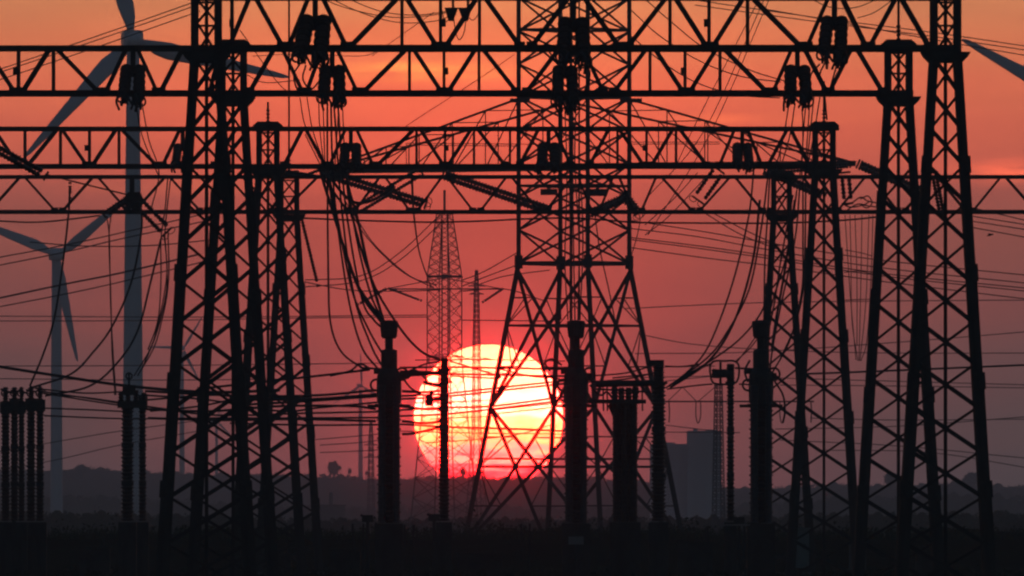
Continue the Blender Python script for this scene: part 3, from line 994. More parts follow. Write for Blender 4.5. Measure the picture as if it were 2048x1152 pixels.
def build_hub_yoke():
    D = 744
    t = thing('string_yoke', P(264, 392, D), 'dark bulky yoke where the slanting strings meet before the tall turbine tower', 'yoke')
    v = [P(x, y, D) for x, y in ((246, 398), (256, 384), (280, 384), (288, 400), (278, 418), (252, 416))]
    n = len(v)
    v += [q + Vector((0, 0.5, 0)) for q in v]
    put('plate', mesh_from('plate', v, [tuple(range(n)), tuple(range(2 * n - 1, n - 1, -1))] + [(i, n + i, n + (i + 1) % n, (i + 1) % n) for i in range(n)], STEEL), t)
    bar('hanger', P(264, 354, D), P(264, 386, D), 0.22, t, 'box')
    for x in (252, 276):
        ring('shackle', P(x, 412, D - .2), S(7, D), S(1.6, D), t)
build_hub_yoke()
# clamp with dangling loops near the top
def build_clamp():
    D = 620
    t = thing('suspension_clamp', P(915, 5, D), 'dark double clamp with dangling wire loops below the topmost beam', 'clamp')
    for s, x in ((-1, 903), (1, 930)):
        v = [P(x - 14, 15, D), P(x + 14, 15, D), P(x + 6 * s, 42, D), P(x - 4 * s, 42, D)]
        v = v + [q + Vector((0, 0.25, 0)) for q in v]
        f = [(0, 1, 2, 3), (7, 6, 5, 4)] + [(i, 4 + i, 4 + (i + 1) % 4, (i + 1) % 4) for i in range(4)]
        put('plate', mesh_from('plate', v, f, STEEL), t)
    bar('hanger', P(906, 16, D), P(906, -14, D), 0.1, t, 'box')
    bar('hanger', P(936, 16, D), P(936, -14, D), 0.1, t, 'box')
    tube('loop', [P(908, 38, D), P(911, 62, D), P(918, 79, D), P(927, 68, D), P(932, 40, D)], 0.022, t)
    tube('loop', [P(938, 36, D), P(947, 40, D), P(956, 28, D), P(958, 15, D)], 0.02, t)
    tube('loop', [P(898, 38, D), P(892, 44, D), P(888, 40, D), P(884, 20, D)], 0.02, t)
build_clamp()

# ------------------------------------------------------------------ far pylons
def build_far_pylon(cx, D, rows, legs_w, brace_w, label, arms, plan=20.0, step=1.0, name='far_pylon'):
    """rows: [(row, half diagonal px)] from the top down"""
    base = P(cx, ROW0, D); base.z = 0
    t = thing(name, base, label, 'pylon', 'distant pylons')
    k = S(1.0, D)
    th = math.radians(plan)
    def corner(i, y, R):
        a = math.pi + th + i * math.pi / 2
        return Vector((base.x + R * k * math.cos(a), D + R * k * math.sin(a), P(cx, y, D).z))
    for i in range(4):
        pts = [corner(i, y, R) for y, R in rows]
        for a, b in zip(pts, pts[1:]):
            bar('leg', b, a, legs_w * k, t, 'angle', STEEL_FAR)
    V, Fc = [], []
    def add_bar(p, q, w):
        M = frame(p, q, w, w)
        i0 = len(V)
        for v in ((-.5, -.5, 0), (.5, -.5, 0), (.5, .5, 0), (-.5, .5, 0), (-.5, -.5, 1), (.5, -.5, 1), (.5, .5, 1), (-.5, .5, 1)):
            V.append(M @ Vector(v))
        for f in ((0, 1, 5, 4), (1, 2, 6, 5), (2, 3, 7, 6), (3, 0, 4, 7)):
            Fc.append(tuple(i0 + j for j in f))
    for (ya, Ra), (yb, Rb) in zip(rows, rows[1:]):
        n = max(1, int((yb - ya) / (max(8, (Ra + Rb) * 0.55) * step)))
        for s in range(n):
            u, w_ = s / n, (s + 1) / n
            y0, y1 = ya + (yb - ya) * u, ya + (yb - ya) * w_
            r0, r1 = Ra + (Rb - Ra) * u, Ra + (Rb - Ra) * w_
            for i in range(4):
                j = (i + 1) % 4
                add_bar(corner(i, y0, r0), corner(j, y1, r1), brace_w * k)
                add_bar(corner(j, y0, r0), corner(i, y1, r1), brace_w * k)
        for i in range(4):
            add_bar(corner(i, yb, Rb), corner((i + 1) % 4, yb, Rb), brace_w * 1.6 * k)
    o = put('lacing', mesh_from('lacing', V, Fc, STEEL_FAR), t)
    for (xa, xb, y, h) in arms:
        for dy in (-0.6, 0.6):
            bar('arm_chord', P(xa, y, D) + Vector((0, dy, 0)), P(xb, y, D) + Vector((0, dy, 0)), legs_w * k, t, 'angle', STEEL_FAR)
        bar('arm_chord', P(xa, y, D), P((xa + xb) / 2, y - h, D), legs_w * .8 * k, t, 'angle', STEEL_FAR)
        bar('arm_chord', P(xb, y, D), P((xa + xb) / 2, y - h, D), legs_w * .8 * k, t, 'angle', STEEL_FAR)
    return t
build_far_pylon(889, 1900.0, [(425, 16), (552, 36), (720, 36), (1075, 74)], 2.4, 1.3, 'tall hazy lattice pylon with a needle tip beside the sun', [(770, 1006, 578, 22), (852, 930, 714, 6), (856, 926, 554, 4)], 17, 0.62)
bar_t = [o for o in COL.objects if o.name.startswith('far_pylon')][0]
bar('needle', P(889, 425, 1900), P(889, 380, 1900), S(5, 1900), bar_t, 'angle', STEEL_FAR)
bar('pipe', P(884, 1060, 1900), P(884, 425, 1900), S(2.6, 1900), bar_t, 'round', STEEL_FAR)
bar('pipe', P(896, 1060, 1900), P(896, 425, 1900), S(2.6, 1900), bar_t, 'round', STEEL_FAR)
build_far_pylon(953, 2500.0, [(540, 2.5), (575, 5), (690, 8), (860, 10), (1072, 26)], 1.8, 1.0, 'thin hazy lattice mast pylon whose foot crosses the sun', [(936, 970, 572, 4), (938, 968, 588, 4), (925, 981, 718, 5), (880, 1026, 748, 8)], 25, 1.3)
build_far_pylon(742, 3600.0, [(840, 2), (880, 5), (1068, 9)], 1.6, 1.0, 'faintest lattice pylon between the hazy turbine and porcelain column', [(728, 756, 890, 4), (726, 758, 915, 4)], 25, 1.5)
build_far_pylon(1437, 1500.0, [(768, 8), (1100, 15)], 2.0, 1.2, 'thin lattice mast rising in front of the grey industrial tower', [], 20, 0.9)
build_string([(778, 577), (842, 601)], 1890, 3.0, 'hazy insulator string under the arm of the needle-tipped pylon, toward its body', 0, 0.3, rings=False)
build_string([(771, 578), (716, 609)], 1890, 3.2, 'hazy insulator string sloping away from the needle-tipped pylon arm end', 0, 0.3, rings=False)
build_string([(1005, 578), (966, 604)], 1890, 3.2, 'hazy insulator string under the arm end nearest the wide pylon', 0, 0.3, rings=False)

# ------------------------------------------------------------------ porcelain apparatus in the yard
def build_transformer(x, D, label):
    k = S(1.0, D)
    c = P(x, ROW0, D)
    t = thing('current_transformer', Vector((c.x, D, 0)), label, 'current transformer', 'tall porcelain columns in the yard')
    def z(y):
        return P(x, y, D).z
    def at(name, prof, mat, n=20):
        return put(name, lathe_mesh(name, [(r * k, z(y)) for r, y in prof], mat, n), t, Matrix.Translation((c.x, D, 0)))
    zb = z(1046)
    box('pedestal', Vector((c.x, D, 0)), 56 * k, 56 * k, zb - 0.02, t, STEEL)
    insulator('porcelain_column', Vector((c.x, D, zb)), Vector((c.x, D, z(806))), 25 * k, 0.19, t, PORC, 0.80, 24)
    insulator('slim_porcelain_column', Vector((c.x - 14 * k, D - 26 * k, zb)), Vector((c.x - 14 * k, D - 26 * k, z(770))), 9 * k, 0.09, t, GREYPORC, 0.8, 14)
    insulator('slim_porcelain_column', Vector((c.x + 15 * k, D - 24 * k, zb)), Vector((c.x + 15 * k, D - 24 * k, z(770))), 8 * k, 0.09, t, GREYPORC, 0.8, 14)
    at('head_tank', [(24, 806), (25, 780), (24.5, 758), (23, 748), (19, 740), (15, 734)], STEEL)
    at('neck', [(16, 735), (16, 706), (14.5, 700), (8, 698), (8, 676)], STEEL)
    at('cap', [(13, 677), (16, 672), (18.5, 646), (17, 642), (4, 640)], STEEL)
    bar('terminal_bar', P(x - 43, 812, D - .3), P(x + 43, 812, D - .3), 6 * k, t, 'box')
    box('flange_plate', Vector((c.x, D, z(812))), 56 * k, 56 * k, 4 * k, t)
    ring('corona_ring', P(x - 26, 770, D - .2), 11 * k, 2.2 * k, t, Vector((0.3, 1, 0)))
    ring('corona_ring', P(x + 26, 748, D - .2), 12 * k, 2.2 * k, t, Vector((-0.3, 1, 0)))
    box('terminal_pad', P(x - 24, 748, D), 13 * k, 6 * k, 12 * k, t)
    box('terminal_pad', P(x + 24, 762, D), 14 * k, 6 * k, 16 * k, t)
    bar('terminal_rod', P(x - 12, 738, D), P(x - 52, 736, D), 4 * k, t, 'round')
    bar('side_rod', P(x + 14, 700, D), P(x + 14, 740, D), 5 * k, t, 'round')
    return t
build_transformer(778, 692, 'tall porcelain column with a bucket cap left clear of the sun, beside the far treeline'.replace(' left', ''))
build_transformer(1152, 692, 'tall porcelain column with a bucket cap against the edge of the sun')
build_transformer(1522, 692, 'tall porcelain column with a bucket cap in front of the slim rearmost tower')

def build_post(x, ytop, w, D, label, head=None, wtop=None, group='slim porcelain posts'):
    k = S(1.0, D)
    c = P(x, ROW0, D)
    t = thing('post_insulator', Vector((c.x, D, 0)), label, 'post insulator', group)
    zb = P(x, 1044, D).z
    zt = P(x, ytop, D).z
    box('pedestal', Vector((c.x, D, 0)), (w + 8) * k, (w + 8) * k, zb - 0.01, t, STEEL)
    n = 3
    for i in range(n):
        a = zb + (zt - zb) * i / n
        b = zb + (zt - zb) * (i + 1) / n
        insulator('porcelain_section', Vector((c.x, D, a + 0.05)), Vector((c.x, D, b - 0.05)), (w - i * 0.6) / 2 * k, 0.16, t, PORC, 0.72, 14)
        box('metal_joint', Vector((c.x, D, b - 0.07)), w * 0.86 * k, w * .86 * k, 0.14, t)
    box('cap_plate', Vector((c.x, D, zt)), (w + 3) * k, (w + 3) * k, 5 * k, t)
    return t, k, zt
t, k, zt = build_post(888, 742, 24, 690, 'dark porcelain post standing right in front of the sun')
insulator('top_section', P(888, 742, 690), P(888, 716, 690), 9 * k, 0.1, t, PORC, 0.75)
bar('contact_arm', P(888, 747, 690), P(800, 745, 690), 9 * k, t, 'box')
bar('contact_arm', P(884, 772, 690), P(846, 765, 690), 8 * k, t, 'box')
bar('contact_arm', P(888, 798, 690), P(850, 802, 690), 7 * k, t, 'box')
box('contact_jaw', P(858, 812, 690), 16 * k, 8 * k, 22 * k, t)
for y_ in (764, 806):
    bar('side_stub', P(888, y_, 690), P(904, y_, 690), 5 * k, t, 'box')
t, k, zt = build_post(1317, 768, 32, 690, 'dark porcelain post carrying the thick horizontal tube')
insulator('top_section', P(1317, 768, 690), P(1317, 726, 690), 13 * k, 0.1, t, PORC, 0.75)
box('hood', P(1313, 732, 690), 30 * k, 20 * k, 12 * k, t)
bar('contact_tube', P(1310, 766, 690), P(1192, 768, 690), 13 * k, t, 'round')
bar('contact_tube', P(1304, 748, 690), P(1225, 756, 690), 3 * k, t, 'round')
bar('arm', P(1310, 726, 690), P(1296, 730, 690), 5 * k, t, 'box')
t, k, zt = build_post(1461, 768, 17, 690, 'slim porcelain post under a rounded ring frame')
insulator('top_section', P(1461, 768, 690), P(1461, 728, 690), 9 * k, 0.1, t, PORC, 0.8)
tube('ring_frame', [P(1420, 745, 690), P(1421, 730, 690), P(1430, 722, 690), P(1450, 722, 690), P(1468, 722, 690), P(1477, 730, 690), P(1478, 748, 690), P(1474, 762, 690), P(1464, 768, 690), P(1434, 768, 690), P(1424, 762, 690), P(1420, 745, 690)], 2.0 * k, t, STEEL, 6, 5)
bar('contact_head', P(1426, 748, 690), P(1464, 746, 690), 17 * k, t, 'round')
insulator('contact_drum', P(1430, 756, 690), P(1432, 738, 690), 9 * k, 0.12, t, STEEL, 0.8, 12)
bar('contact_pin', P(1441, 768, 690), P(1441, 724, 690), 5 * k, t, 'round')
# thick grouped column
def build_bank():
    D = 700
    k = S(1, D)
    c = P(1250, ROW0, D)
    t = thing('porcelain_bank', Vector((c.x, D, 0)), 'stout cluster of porcelain columns under a common head, away from the sun', 'porcelain cluster')
    zb, zt = P(0, 1044, D).z, P(0, 808, D).z
    box('pedestal', Vector((c.x, D, 0)), 62 * k, 50 * k, zb - .01, t, STEEL)
    for dx in (-17, 0, 17):
        insulator('porcelain_column', Vector((c.x + dx * k, D, zb)), Vector((c.x + dx * k, D, zt)), 9 * k, 0.11, t, PORC, 0.8, 14)
    for dx in (-9, 9):
        insulator('porcelain_column', Vector((c.x + dx * k, D + 16 * k, zb)), Vector((c.x + dx * k, D + 16 * k, zt)), 9 * k, 0.11, t, PORC, 0.8, 14)
    box('head_plate', Vector((c.x, D + 6 * k, zt)), 58 * k, 40 * k, 5 * k, t)
    for dx in (-20, -7, 7, 20):
        insulator('head_bushing', Vector((c.x + dx * k, D + 6 * k, zt + 5 * k)), Vector((c.x + dx * 1.05 * k, D + 6 * k, P(0, 776 - abs(dx) * .15, D).z)), 8 * k, 0.13, t, STEEL, 0.7, 12)
    v_ = [P(1216, 812, D), P(1228, 790, D), P(1228, 840, D)]
    v_ += [q + Vector((0, 0.3, 0)) for q in v_]
    put('bracket', mesh_from('bracket', v_, [(0, 1, 2), (5, 4, 3), (0, 3, 4, 1), (1, 4, 5, 2), (2, 5, 3, 0)], STEEL), t)
    bar('terminal_bar', P(1168, 803, D - .4), P(1292, 803, D - .4), 8 * k, t, 'box')
    bar('terminal_bar', P(1192, 778, D - .5), P(1300, 784, D - .5), 4 * k, t, 'round')
    for x_ in (1206, 1214, 1284):
        bar('terminal_stud', P(x_, 770, D - .4), P(x_ + 1, 822, D - .4), 3 * k, t, 'round')
build_bank()
names = ['porcelain post nearest the picture edge under the tangle of terminals', 'second porcelain post from the picture edge', 'third porcelain post from the picture edge', 'fourth porcelain post from the picture edge', 'fifth porcelain post from the picture edge, beside the smaller turbine']
for x, w, yt, lb in zip((11, 29, 43, 62, 80), (20, 18, 15, 20, 18), (826, 820, 826, 820, 822), names):
    t, k, zt = build_post(x, yt, w, 690 + (x % 3) * 4, lb)
    D = 690 + (x % 3) * 4
    box('terminal_head', P(x, yt - 1, D), (w + 3) * k, 12 * k, 22 * k, t)
    insulator('terminal_bushing', P(x, yt - 22, D), P(x, 774, D), (w * .36) * k, 0.1, t, PORC, 0.6, 10)
    bar('terminal_rod', P(x, yt - 14, D), P(x, 770 + (x * 7) % 9, D), 6 * k, t, 'round')
    ring('corona_ring', P(x - 2, 786, D - 0.2), 6.5 * k, 1.6 * k, t, Vector((0.4, 1, 0)))
    bar('cross_rod', P(x - 10, 776 + (x % 5) * 2, D), P(x + 12, 780 + (x % 4) * 2, D), 4 * k, t, 'round')
t, k, zt = build_post(255, 816, 28, 690, 'wider porcelain post in front of the tall turbine tower')
box('terminal_head', P(264, 816, 690), 58 * k, 24 * k, 14 * k, t)
for dx_ in (-22, -8, 8, 24):
    insulator('terminal_bushing', P(264 + dx_, 803, 690), P(264 + dx_, 778 + abs(dx_) * .3, 690), 6.5 * k, 0.1, t, PORC, 0.65, 10)
box('terminal_tower', P(258, 790, 690), 26 * k, 16 * k, 20 * k, t)
ring('corona_ring', P(258, 752, 690), 6 * k, 1.6 * k, t)
bar('terminal_rod', P(258, 772, 690), P(258, 745, 690), 4 * k, t, 'round')
t, k, zt = build_post(285, 816, 17, 694, 'narrower porcelain post in front of the tall turbine tower')
box('terminal_head', P(286, 812, 694), 18 * k, 12 * k, 22 * k, t)

# ------------------------------------------------------------------ far portal with hanging strings
def build_portal():
    D = 1400
    k = S(1, D)
    t = thing('hanging_string_rail', P(1480, 803, D), 'thin horizontal rail with U-shaped hanging strings in front of the industrial tower', 'conductor rail')
    bar('rail', P(1328, 803, D), P(1628, 803, D), 3 * k, t, 'box')
    for x in (1338, 1397, 1565, 1622):
        if x in (1397, 1565):
            tube('hanging_string', [P(x - 5, 804, D), P(x - 5, 832, D), P(x - 1, 846, D), P(x + 4, 832, D), P(x + 4, 804, D)], 1.2 * k, t)
        else:
            tube('hanging_string', [P(x, 804, D), P(x + 1, 825, D), P(x, 845, D)], 1.4 * k, t)
    for a, b in ((1365, 1393), (1430, 1396), (1365, 1335)):
        bar('stay', P(a, 774, D), P(b, 803, D), 1.6 * k, t, 'round')
build_portal()

# ------------------------------------------------------------------ cabinets and kit at the foot of the yard
def build_cabinet(x, y0, y1, w, D, label, mat=CAB):
    a, b = P(x, y1, D), P(x, y0, D)
    a.z = max(0.0, a.z)
    t = thing('control_cabinet', Vector((a.x, D, a.z)), label, 'cabinet', 'control cabinets')
    W = S(w, D)
    box('body', a, W, W * .7, b.z - a.z, t, mat)
    box('roof', Vector((a.x, D, b.z)), W * 1.12, W * .85, 0.06, t, mat)
    dr = box('door', Vector((a.x, D - W * .36, a.z + .08)), W * .84, 0.03, (b.z - a.z) * .86, t, mat)
    box('handle', Vector((a.x + W * .3, D - W * .39, a.z + (b.z - a.z) * .5)), 0.05, 0.04, 0.2, dr, STEEL)
build_cabinet(1597, 1058, 1136, 42, 700, 'greenish control cabinet between the porcelain column and a lattice tower')
build_cabinet(1715, 1092, 1140, 34, 690, 'low control cabinet at the foot of the lattice tower', CONCD)
def build_sign():
    D = 685
    t = thing('plate_sign', P(1152, 1150, D), 'small pale blank plate at the foot of the porcelain column', 'sign')
    c = P(1152, 1089, D)
    box('plate', c, S(30, D), 0.04, S(16, D), t, SIGNW)
    bar('pole', Vector((c.x, D + 0.06, 0)), c + Vector((0, 0.06, 0.2)), 0.05, t, 'round')
build_sign()
def build_motor(x, y, D, label):
    k = S(1, D)
    t = thing('drive_box', P(x, y + 14, D), label, 'drive box', 'drive boxes at the column feet')
    box('housing', P(x, y + 8, D), 22 * k, 16 * k, 14 * k, t)
    bar('crank_shaft', P(x, y, D), P(x - 14, y - 6, D), 5 * k, t, 'round')
    bar('support_post', Vector((P(x, y, D).x, D, 0)), P(x, y + 8, D), 6 * k, t, 'box')
build_motor(735, 1036, 688, 'drive box at the foot of the column nearest the treeline')
build_motor(868, 1034, 688, 'drive box at the foot of the post in front of the sun')
build_motor(1478, 1040, 688, 'drive box between the ring-frame post and the tall column')
def build_tray_highlight(x0, x1, y, D, label):
    t = thing('highlighted_tray', P(x0, y, D), label, 'rail', 'cable trays with painted highlights along the column feet')
    bar('rail_top', P(x0, y, D), P(x1, y, D), S(3, D), t, 'box', SIGNW)  # highlight along the cable tray, put in as a pale colour
    for f_ in (0.12, 0.88):
        p = P(x0 + (x1 - x0) * f_, y, D)
        bar('rail_post', Vector((p.x, D, 0)), p - Vector((0, 0, 0.03)), S(4, D), t, 'box')
build_tray_highlight(702, 730, 1046, 684, 'short cable tray with painted highlight at the foot of the column nearest the treeline')
build_tray_highlight(806, 830, 1048, 684, 'short cable tray with painted highlight between the column and the post before the sun')
build_tray_highlight(1040, 1062, 1046, 684, 'short cable tray with painted highlight under the sun')
build_tray_highlight(1404, 1500, 1050, 684, 'long cable tray with painted highlight below the ring-frame post')

# ------------------------------------------------------------------ wires
def wire(pts, D, label, px=2.0, D2=None, name='wire', group='wires'):
    n = len(pts) - 1
    q = [P(x, y, D + ((D2 if D2 else D) - D) * i / n) for i, (x, y) in enumerate(pts)]
    o = tube(name, q, S(px, D) * 0.66, None, WIRE, 5, 7)
    tag(o, label, 'wire', group)
    return o
ORD = ['first', 'second', 'third', 'fourth', 'fifth', 'sixth', 'seventh', 'eighth', 'ninth', 'tenth', 'eleventh', 'twelfth', 'thirteenth', 'fourteenth', 'fifteenth', 'sixteenth']
def wires(name, label, group, D, px, lst, D2=None):
    """several alike wires; each label says which of them it is, counted down or across the picture"""
    if len(lst) == 1:
        return wire(lst[0], D, label, px, D2, name, None)
    dx = sum(abs(p[-1][0] - p[0][0]) for p in lst)
    dy = sum(abs(p[-1][1] - p[0][1]) for p in lst)
    ax = 1 if dx > dy else 0
    order = sorted(lst, key=lambda p: sum(q[ax] for q in p) / len(p))
    for i, pts in enumerate(order):
        wire(pts, D, label + ', ' + ORD[i] + (' from top' if ax else ' from left'), px, D2, name, group)
EW = 'overhead_line'
wires(EW, 'thin overhead line climbing behind the hub of the tall turbine', 'lines climbing behind the tall turbine', 1300, 1.8,
      [[(-20, 145), (200, 70), (400, 0)], [(-20, 151), (200, 78), (400, 8)], [(-20, 166), (200, 92), (400, 22)]])
wires(EW, 'thin line sagging between the topmost insulator blocks', 'lines sagging below the upper picture edge', 900, 1.6,
      [[(655, -6), (730, 28), (800, 45), (870, 42), (905, 30)], [(688, -6), (760, 22), (830, 30), (900, 22)], [(640, -4), (700, 18), (780, 34), (850, 32), (900, 24)]])
wires(EW, 'thin line falling towards the outermost tower at the top', 'lines falling past the outermost tower', 1300, 1.7,
      [[(1390, 0), (1640, 36), (1860, 64), (2070, 95)], [(1390, 10), (1640, 44), (1860, 72), (2070, 103)], [(1530, 18), (1700, 48), (1860, 78), (2070, 114)]])
wires(EW, 'thin line sagging near the mast at the upper edge', 'lines sagging near the mast', 900, 1.6,
      [[(1615, -6), (1660, 14), (1710, 15), (1760, -4)], [(1715, 36), (1750, 24), (1790, -4)]])
wires(EW, 'thin line from the wide pylon down to the second beam insulator', 'lines from pylon to second beam', 1000, 2.0,
      [[(1262, 20), (1320, 72), (1400, 122), (1480, 152), (1562, 164)], [(1290, -2), (1350, 50), (1412, 98), (1500, 140), (1570, 162)], [(1262, 72), (1330, 128), (1400, 168), (1480, 190), (1560, 196)]])
wires(EW, 'thin slanting line through open sky beside the wide pylon', 'slanting lines beside the wide pylon', 1350, 1.6,
      [[(1540, -5), (1420, 268), (1296, 470)], [(1530, -5), (1408, 262), (1290, 400)], [(1520, -5), (1400, 230), (1350, 336)]])
wires(EW, 'faint slanting line behind the second beam near the pale cloud streak', 'faint lines by the cloud streak', 1350, 1.3,
      [[(744, 112), (800, 72), (868, 24)], [(806, 256), (960, 156), (1030, 108)], [(505, 112), (600, 108), (720, 112), (760, 100)]])
wires(EW, 'faint line beside the tower with the tall thin mast', 'faint lines by the tall mast', 800, 1.6, [[(480, 60), (560, 170), (600, 190)], [(495, 150), (530, 165), (600, 160)]])
wires(EW, 'line rising gently behind both near turbines', 'lines rising behind the near turbines', 1500, 2.0,
      [[(-20, 518), (130, 490), (240, 466), (420, 425)], [(-20, 534), (130, 504), (240, 478), (420, 440)], [(-20, 617), (130, 588), (240, 564), (420, 520)], [(60, 484), (170, 492), (300, 491), (420, 480)]])
wires(EW, 'thicker line rising gently behind the smaller turbine', 'thicker lines behind the smaller turbine', 1450, 3.0, [[(-20, 600), (130, 568), (240, 546), (400, 508)]])
wires(EW, 'level faint line crossing the middle of the picture', 'level faint lines', 2300, 1.6,
      [[(-20, 632), (400, 634), (855, 630)], [(-20, 642), (300, 641), (600, 636), (855, 634)], [(1250, 617), (1500, 606), (1760, 602), (2070, 600)], [(1270, 707), (1500, 704), (1800, 684), (2070, 662)], [(-20, 732), (300, 731), (500, 729), (780, 726)], [(-20, 757), (300, 760), (560, 758)], [(1276, 668), (1400, 690), (1600, 702), (1800, 706), (2070, 706)]])
wires('conductor', 'stout conductor sagging into the fourth beam by the tall turbine', 'stout conductors by the tall turbine', 747, 2.6, [[(-20, 441), (80, 444), (200, 431)], [(90, 348), (160, 366), (258, 390)]])
wires('dropper', 'stout dropper cable falling to the posts at the picture edge', 'droppers to the edge posts', 700, 3.4,
      [[(140, 372), (137, 430), (124, 540), (108, 640), (86, 710), (60, 772)], [(276, 402), (284, 450), (264, 560), (226, 650), (186, 705), (142, 748), (62, 776)], [(322, 478), (300, 570), (276, 660), (238, 722), (180, 772), (90, 792)]])
wires('dropper', 'paired thin dropper hanging in front of the tall turbine tower', 'paired droppers before the turbine tower', 720, 2.0, [[(214, 432), (219, 480), (221, 600), (226, 700), (232, 790)], [(222, 432), (218, 480), (222, 600), (224, 700), (230, 790)]])
wires('dropper', 'bunched dropper cable running down beside the nearest tower leg', 'bunched droppers beside the nearest tower', 720, 2.2,
      [[(328, 466), (334, 530), (330, 580), (318, 640), (302, 695), (268, 752)], [(336, 466), (338, 540), (334, 590), (324, 640), (308, 695), (275, 752)], [(330, 470), (334, 540), (332, 590), (312, 670), (285, 735)], [(336, 352), (330, 420), (322, 480), (322, 560), (316, 640), (296, 700)], [(342, 352), (334, 420), (330, 466)]])
wires('dropper', 'dropper hanging from the insulator block at the tall turbine', 'droppers at the turbine insulator block', 540, 2.0, [[(272, 206), (284, 270), (310, 335), (318, 352)], [(284, 206), (298, 280), (318, 345), (302, 420)]])
wires('bus_conductor', 'thick conductor slanting in from the picture edge across both turbine towers', 'thick slanting conductors', 700, 5.0, [[(-20, 730), (120, 752), (260, 772), (420, 784), (560, 780)]])
wires('bus_conductor', 'thick conductor from behind the towers up to the first tall column', 'conductors to the first tall column', 700, 4.0, [[(420, 775), (520, 764), (640, 751), (740, 739)], [(470, 800), (620, 798), (760, 788)], [(470, 810), (600, 803), (760, 792)]])
wires('conductor', 'conductor from the edge posts to the posts by the tall turbine', 'conductors between the post groups', 695, 2.6,
      [[(80, 778), (170, 786), (250, 783)], [(80, 782), (160, 794), (250, 808)], [(84, 786), (170, 800), (250, 812)], [(82, 816), (170, 819), (250, 823)], [(88, 831), (240, 837), (400, 836)], [(120, 790), (180, 796), (250, 806)]])
wires('conductor', 'level conductor behind the slim tower towards the first tall column', 'level conductors behind the slim tower', 705, 3.2,
      [[(290, 790), (420, 800), (560, 822), (640, 815), (760, 804)], [(290, 812), (430, 830), (620, 826), (770, 823)], [(400, 836), (560, 836), (770, 835)], [(460, 846), (620, 850), (770, 849)], [(290, 800), (420, 790), (500, 796), (620, 796)], [(300, 822), (400, 812), (520, 790), (620, 800)]])
wires('conductor', 'conductor crossing the face of the sun', 'conductors across the sun', 705, 3.3,
      [[(800, 792), (890, 787), (1000, 775), (1130, 761)], [(800, 798), (890, 793), (1000, 781), (1130, 767)], [(800, 820), (890, 815), (985, 812), (1130, 793)], [(800, 832), (890, 828), (985, 818), (1130, 800)],
       [(800, 848), (900, 854), (1010, 857), (1130, 862)], [(800, 735), (900, 734), (1010, 736), (1130, 738)], [(800, 752), (900, 748), (1000, 750), (1130, 752)]])
wires('conductor', 'finer line crossing the face of the sun', 'finer lines across the sun', 1500, 1.8,
      [[(830, 720), (950, 719), (1130, 722)], [(985, 820), (1060, 812), (1130, 804)], [(985, 828), (1060, 820), (1130, 811)], [(800, 862), (950, 866), (1130, 868)], [(860, 838), (950, 834), (985, 832)], [(850, 886), (960, 878), (1040, 868), (1100, 850)], [(990, 916), (1130, 918)], [(830, 806), (900, 804), (980, 800)]])
wires('conductor', 'sagging conductor joining the sunlit post to the next tall column', 'conductors beside the sunlit post', 700, 2.8, [[(1000, 738), (1060, 752), (1110, 756), (1150, 770)], [(810, 746), (850, 728), (888, 722)], [(900, 722), (960, 740), (1000, 756), (900, 752)]])
wires('dropper', 'long dropper cable from the second beam down to the first tall column', 'long droppers to the first tall column', 690, 3.4,
      [[(655, 208), (655, 340), (657, 560), (662, 650), (684, 705), (728, 738)], [(662, 208), (668, 380), (694, 580), (722, 690), (756, 738)], [(668, 208), (684, 420), (708, 590), (742, 690), (768, 738)],
       [(676, 208), (690, 400), (722, 590), (748, 640), (772, 660)], [(690, 330), (714, 480), (742, 590), (770, 648)], [(660, 360), (676, 440), (704, 580), (738, 660), (768, 712)]], 692)
wires('dropper', 'stout dropper cable passing the first tall column to the sunlit post', 'stout droppers to the sunlit post', 690, 4.0, [[(692, 350), (704, 430), (744, 560), (796, 650), (842, 702), (888, 722)], [(655, 345), (672, 440), (704, 545), (738, 604), (772, 646)]])
wires('dropper', 'thin dropper between the upper beams near the hat-like bonnet', 'thin droppers near the hat bonnet', 600, 2.0,
      [[(600, 195), (610, 250), (640, 318)], [(614, 195), (626, 262), (650, 330)], [(637, 190), (640, 260), (648, 330)], [(646, 205), (650, 330)], [(685, 208), (690, 330)], [(678, 208), (670, 330)], [(610, 268), (636, 320), (650, 345)]])
wires('dropper', 'heavy cable hanging from the fourth beam to the needle-tipped pylon', 'heavy cables to the needle pylon', 800, 4.4, [[(824, 350), (828, 430), (840, 510), (862, 574)]], 1800)
wires(EW, 'twin line with spacers swooping to the needle-tipped pylon', 'swooping lines to the needle pylon', 1400, 1.8,
      [[(690, 400), (730, 470), (800, 540), (868, 576)], [(706, 425), (750, 490), (820, 552), (874, 570)], [(880, 430), (800, 505), (720, 552), (610, 560)], [(888, 440), (800, 520), (720, 562), (610, 574)], [(600, 562), (700, 580), (800, 582), (880, 580)]])
wires(EW, 'line rising from the needle-tipped pylon to the wide pylon', 'lines between the two pylons', 1500, 1.8, [[(925, 560), (970, 542), (1034, 505)], [(925, 572), (980, 550), (1034, 530)], [(960, 568), (1010, 552), (1100, 540)], [(925, 582), (1010, 578), (1090, 602)], [(925, 640), (1012, 641), (1100, 642)]])
wires(EW, 'long stout level line just under the fourth beam', 'long level line under the fourth beam', 760, 3.0, [[(590, 435), (700, 440), (850, 444), (960, 442), (1040, 438)], [(1270, 445), (1420, 446), (1560, 446), (1690, 440), (1760, 433)], [(1040, 438), (1150, 436), (1270, 445)]])
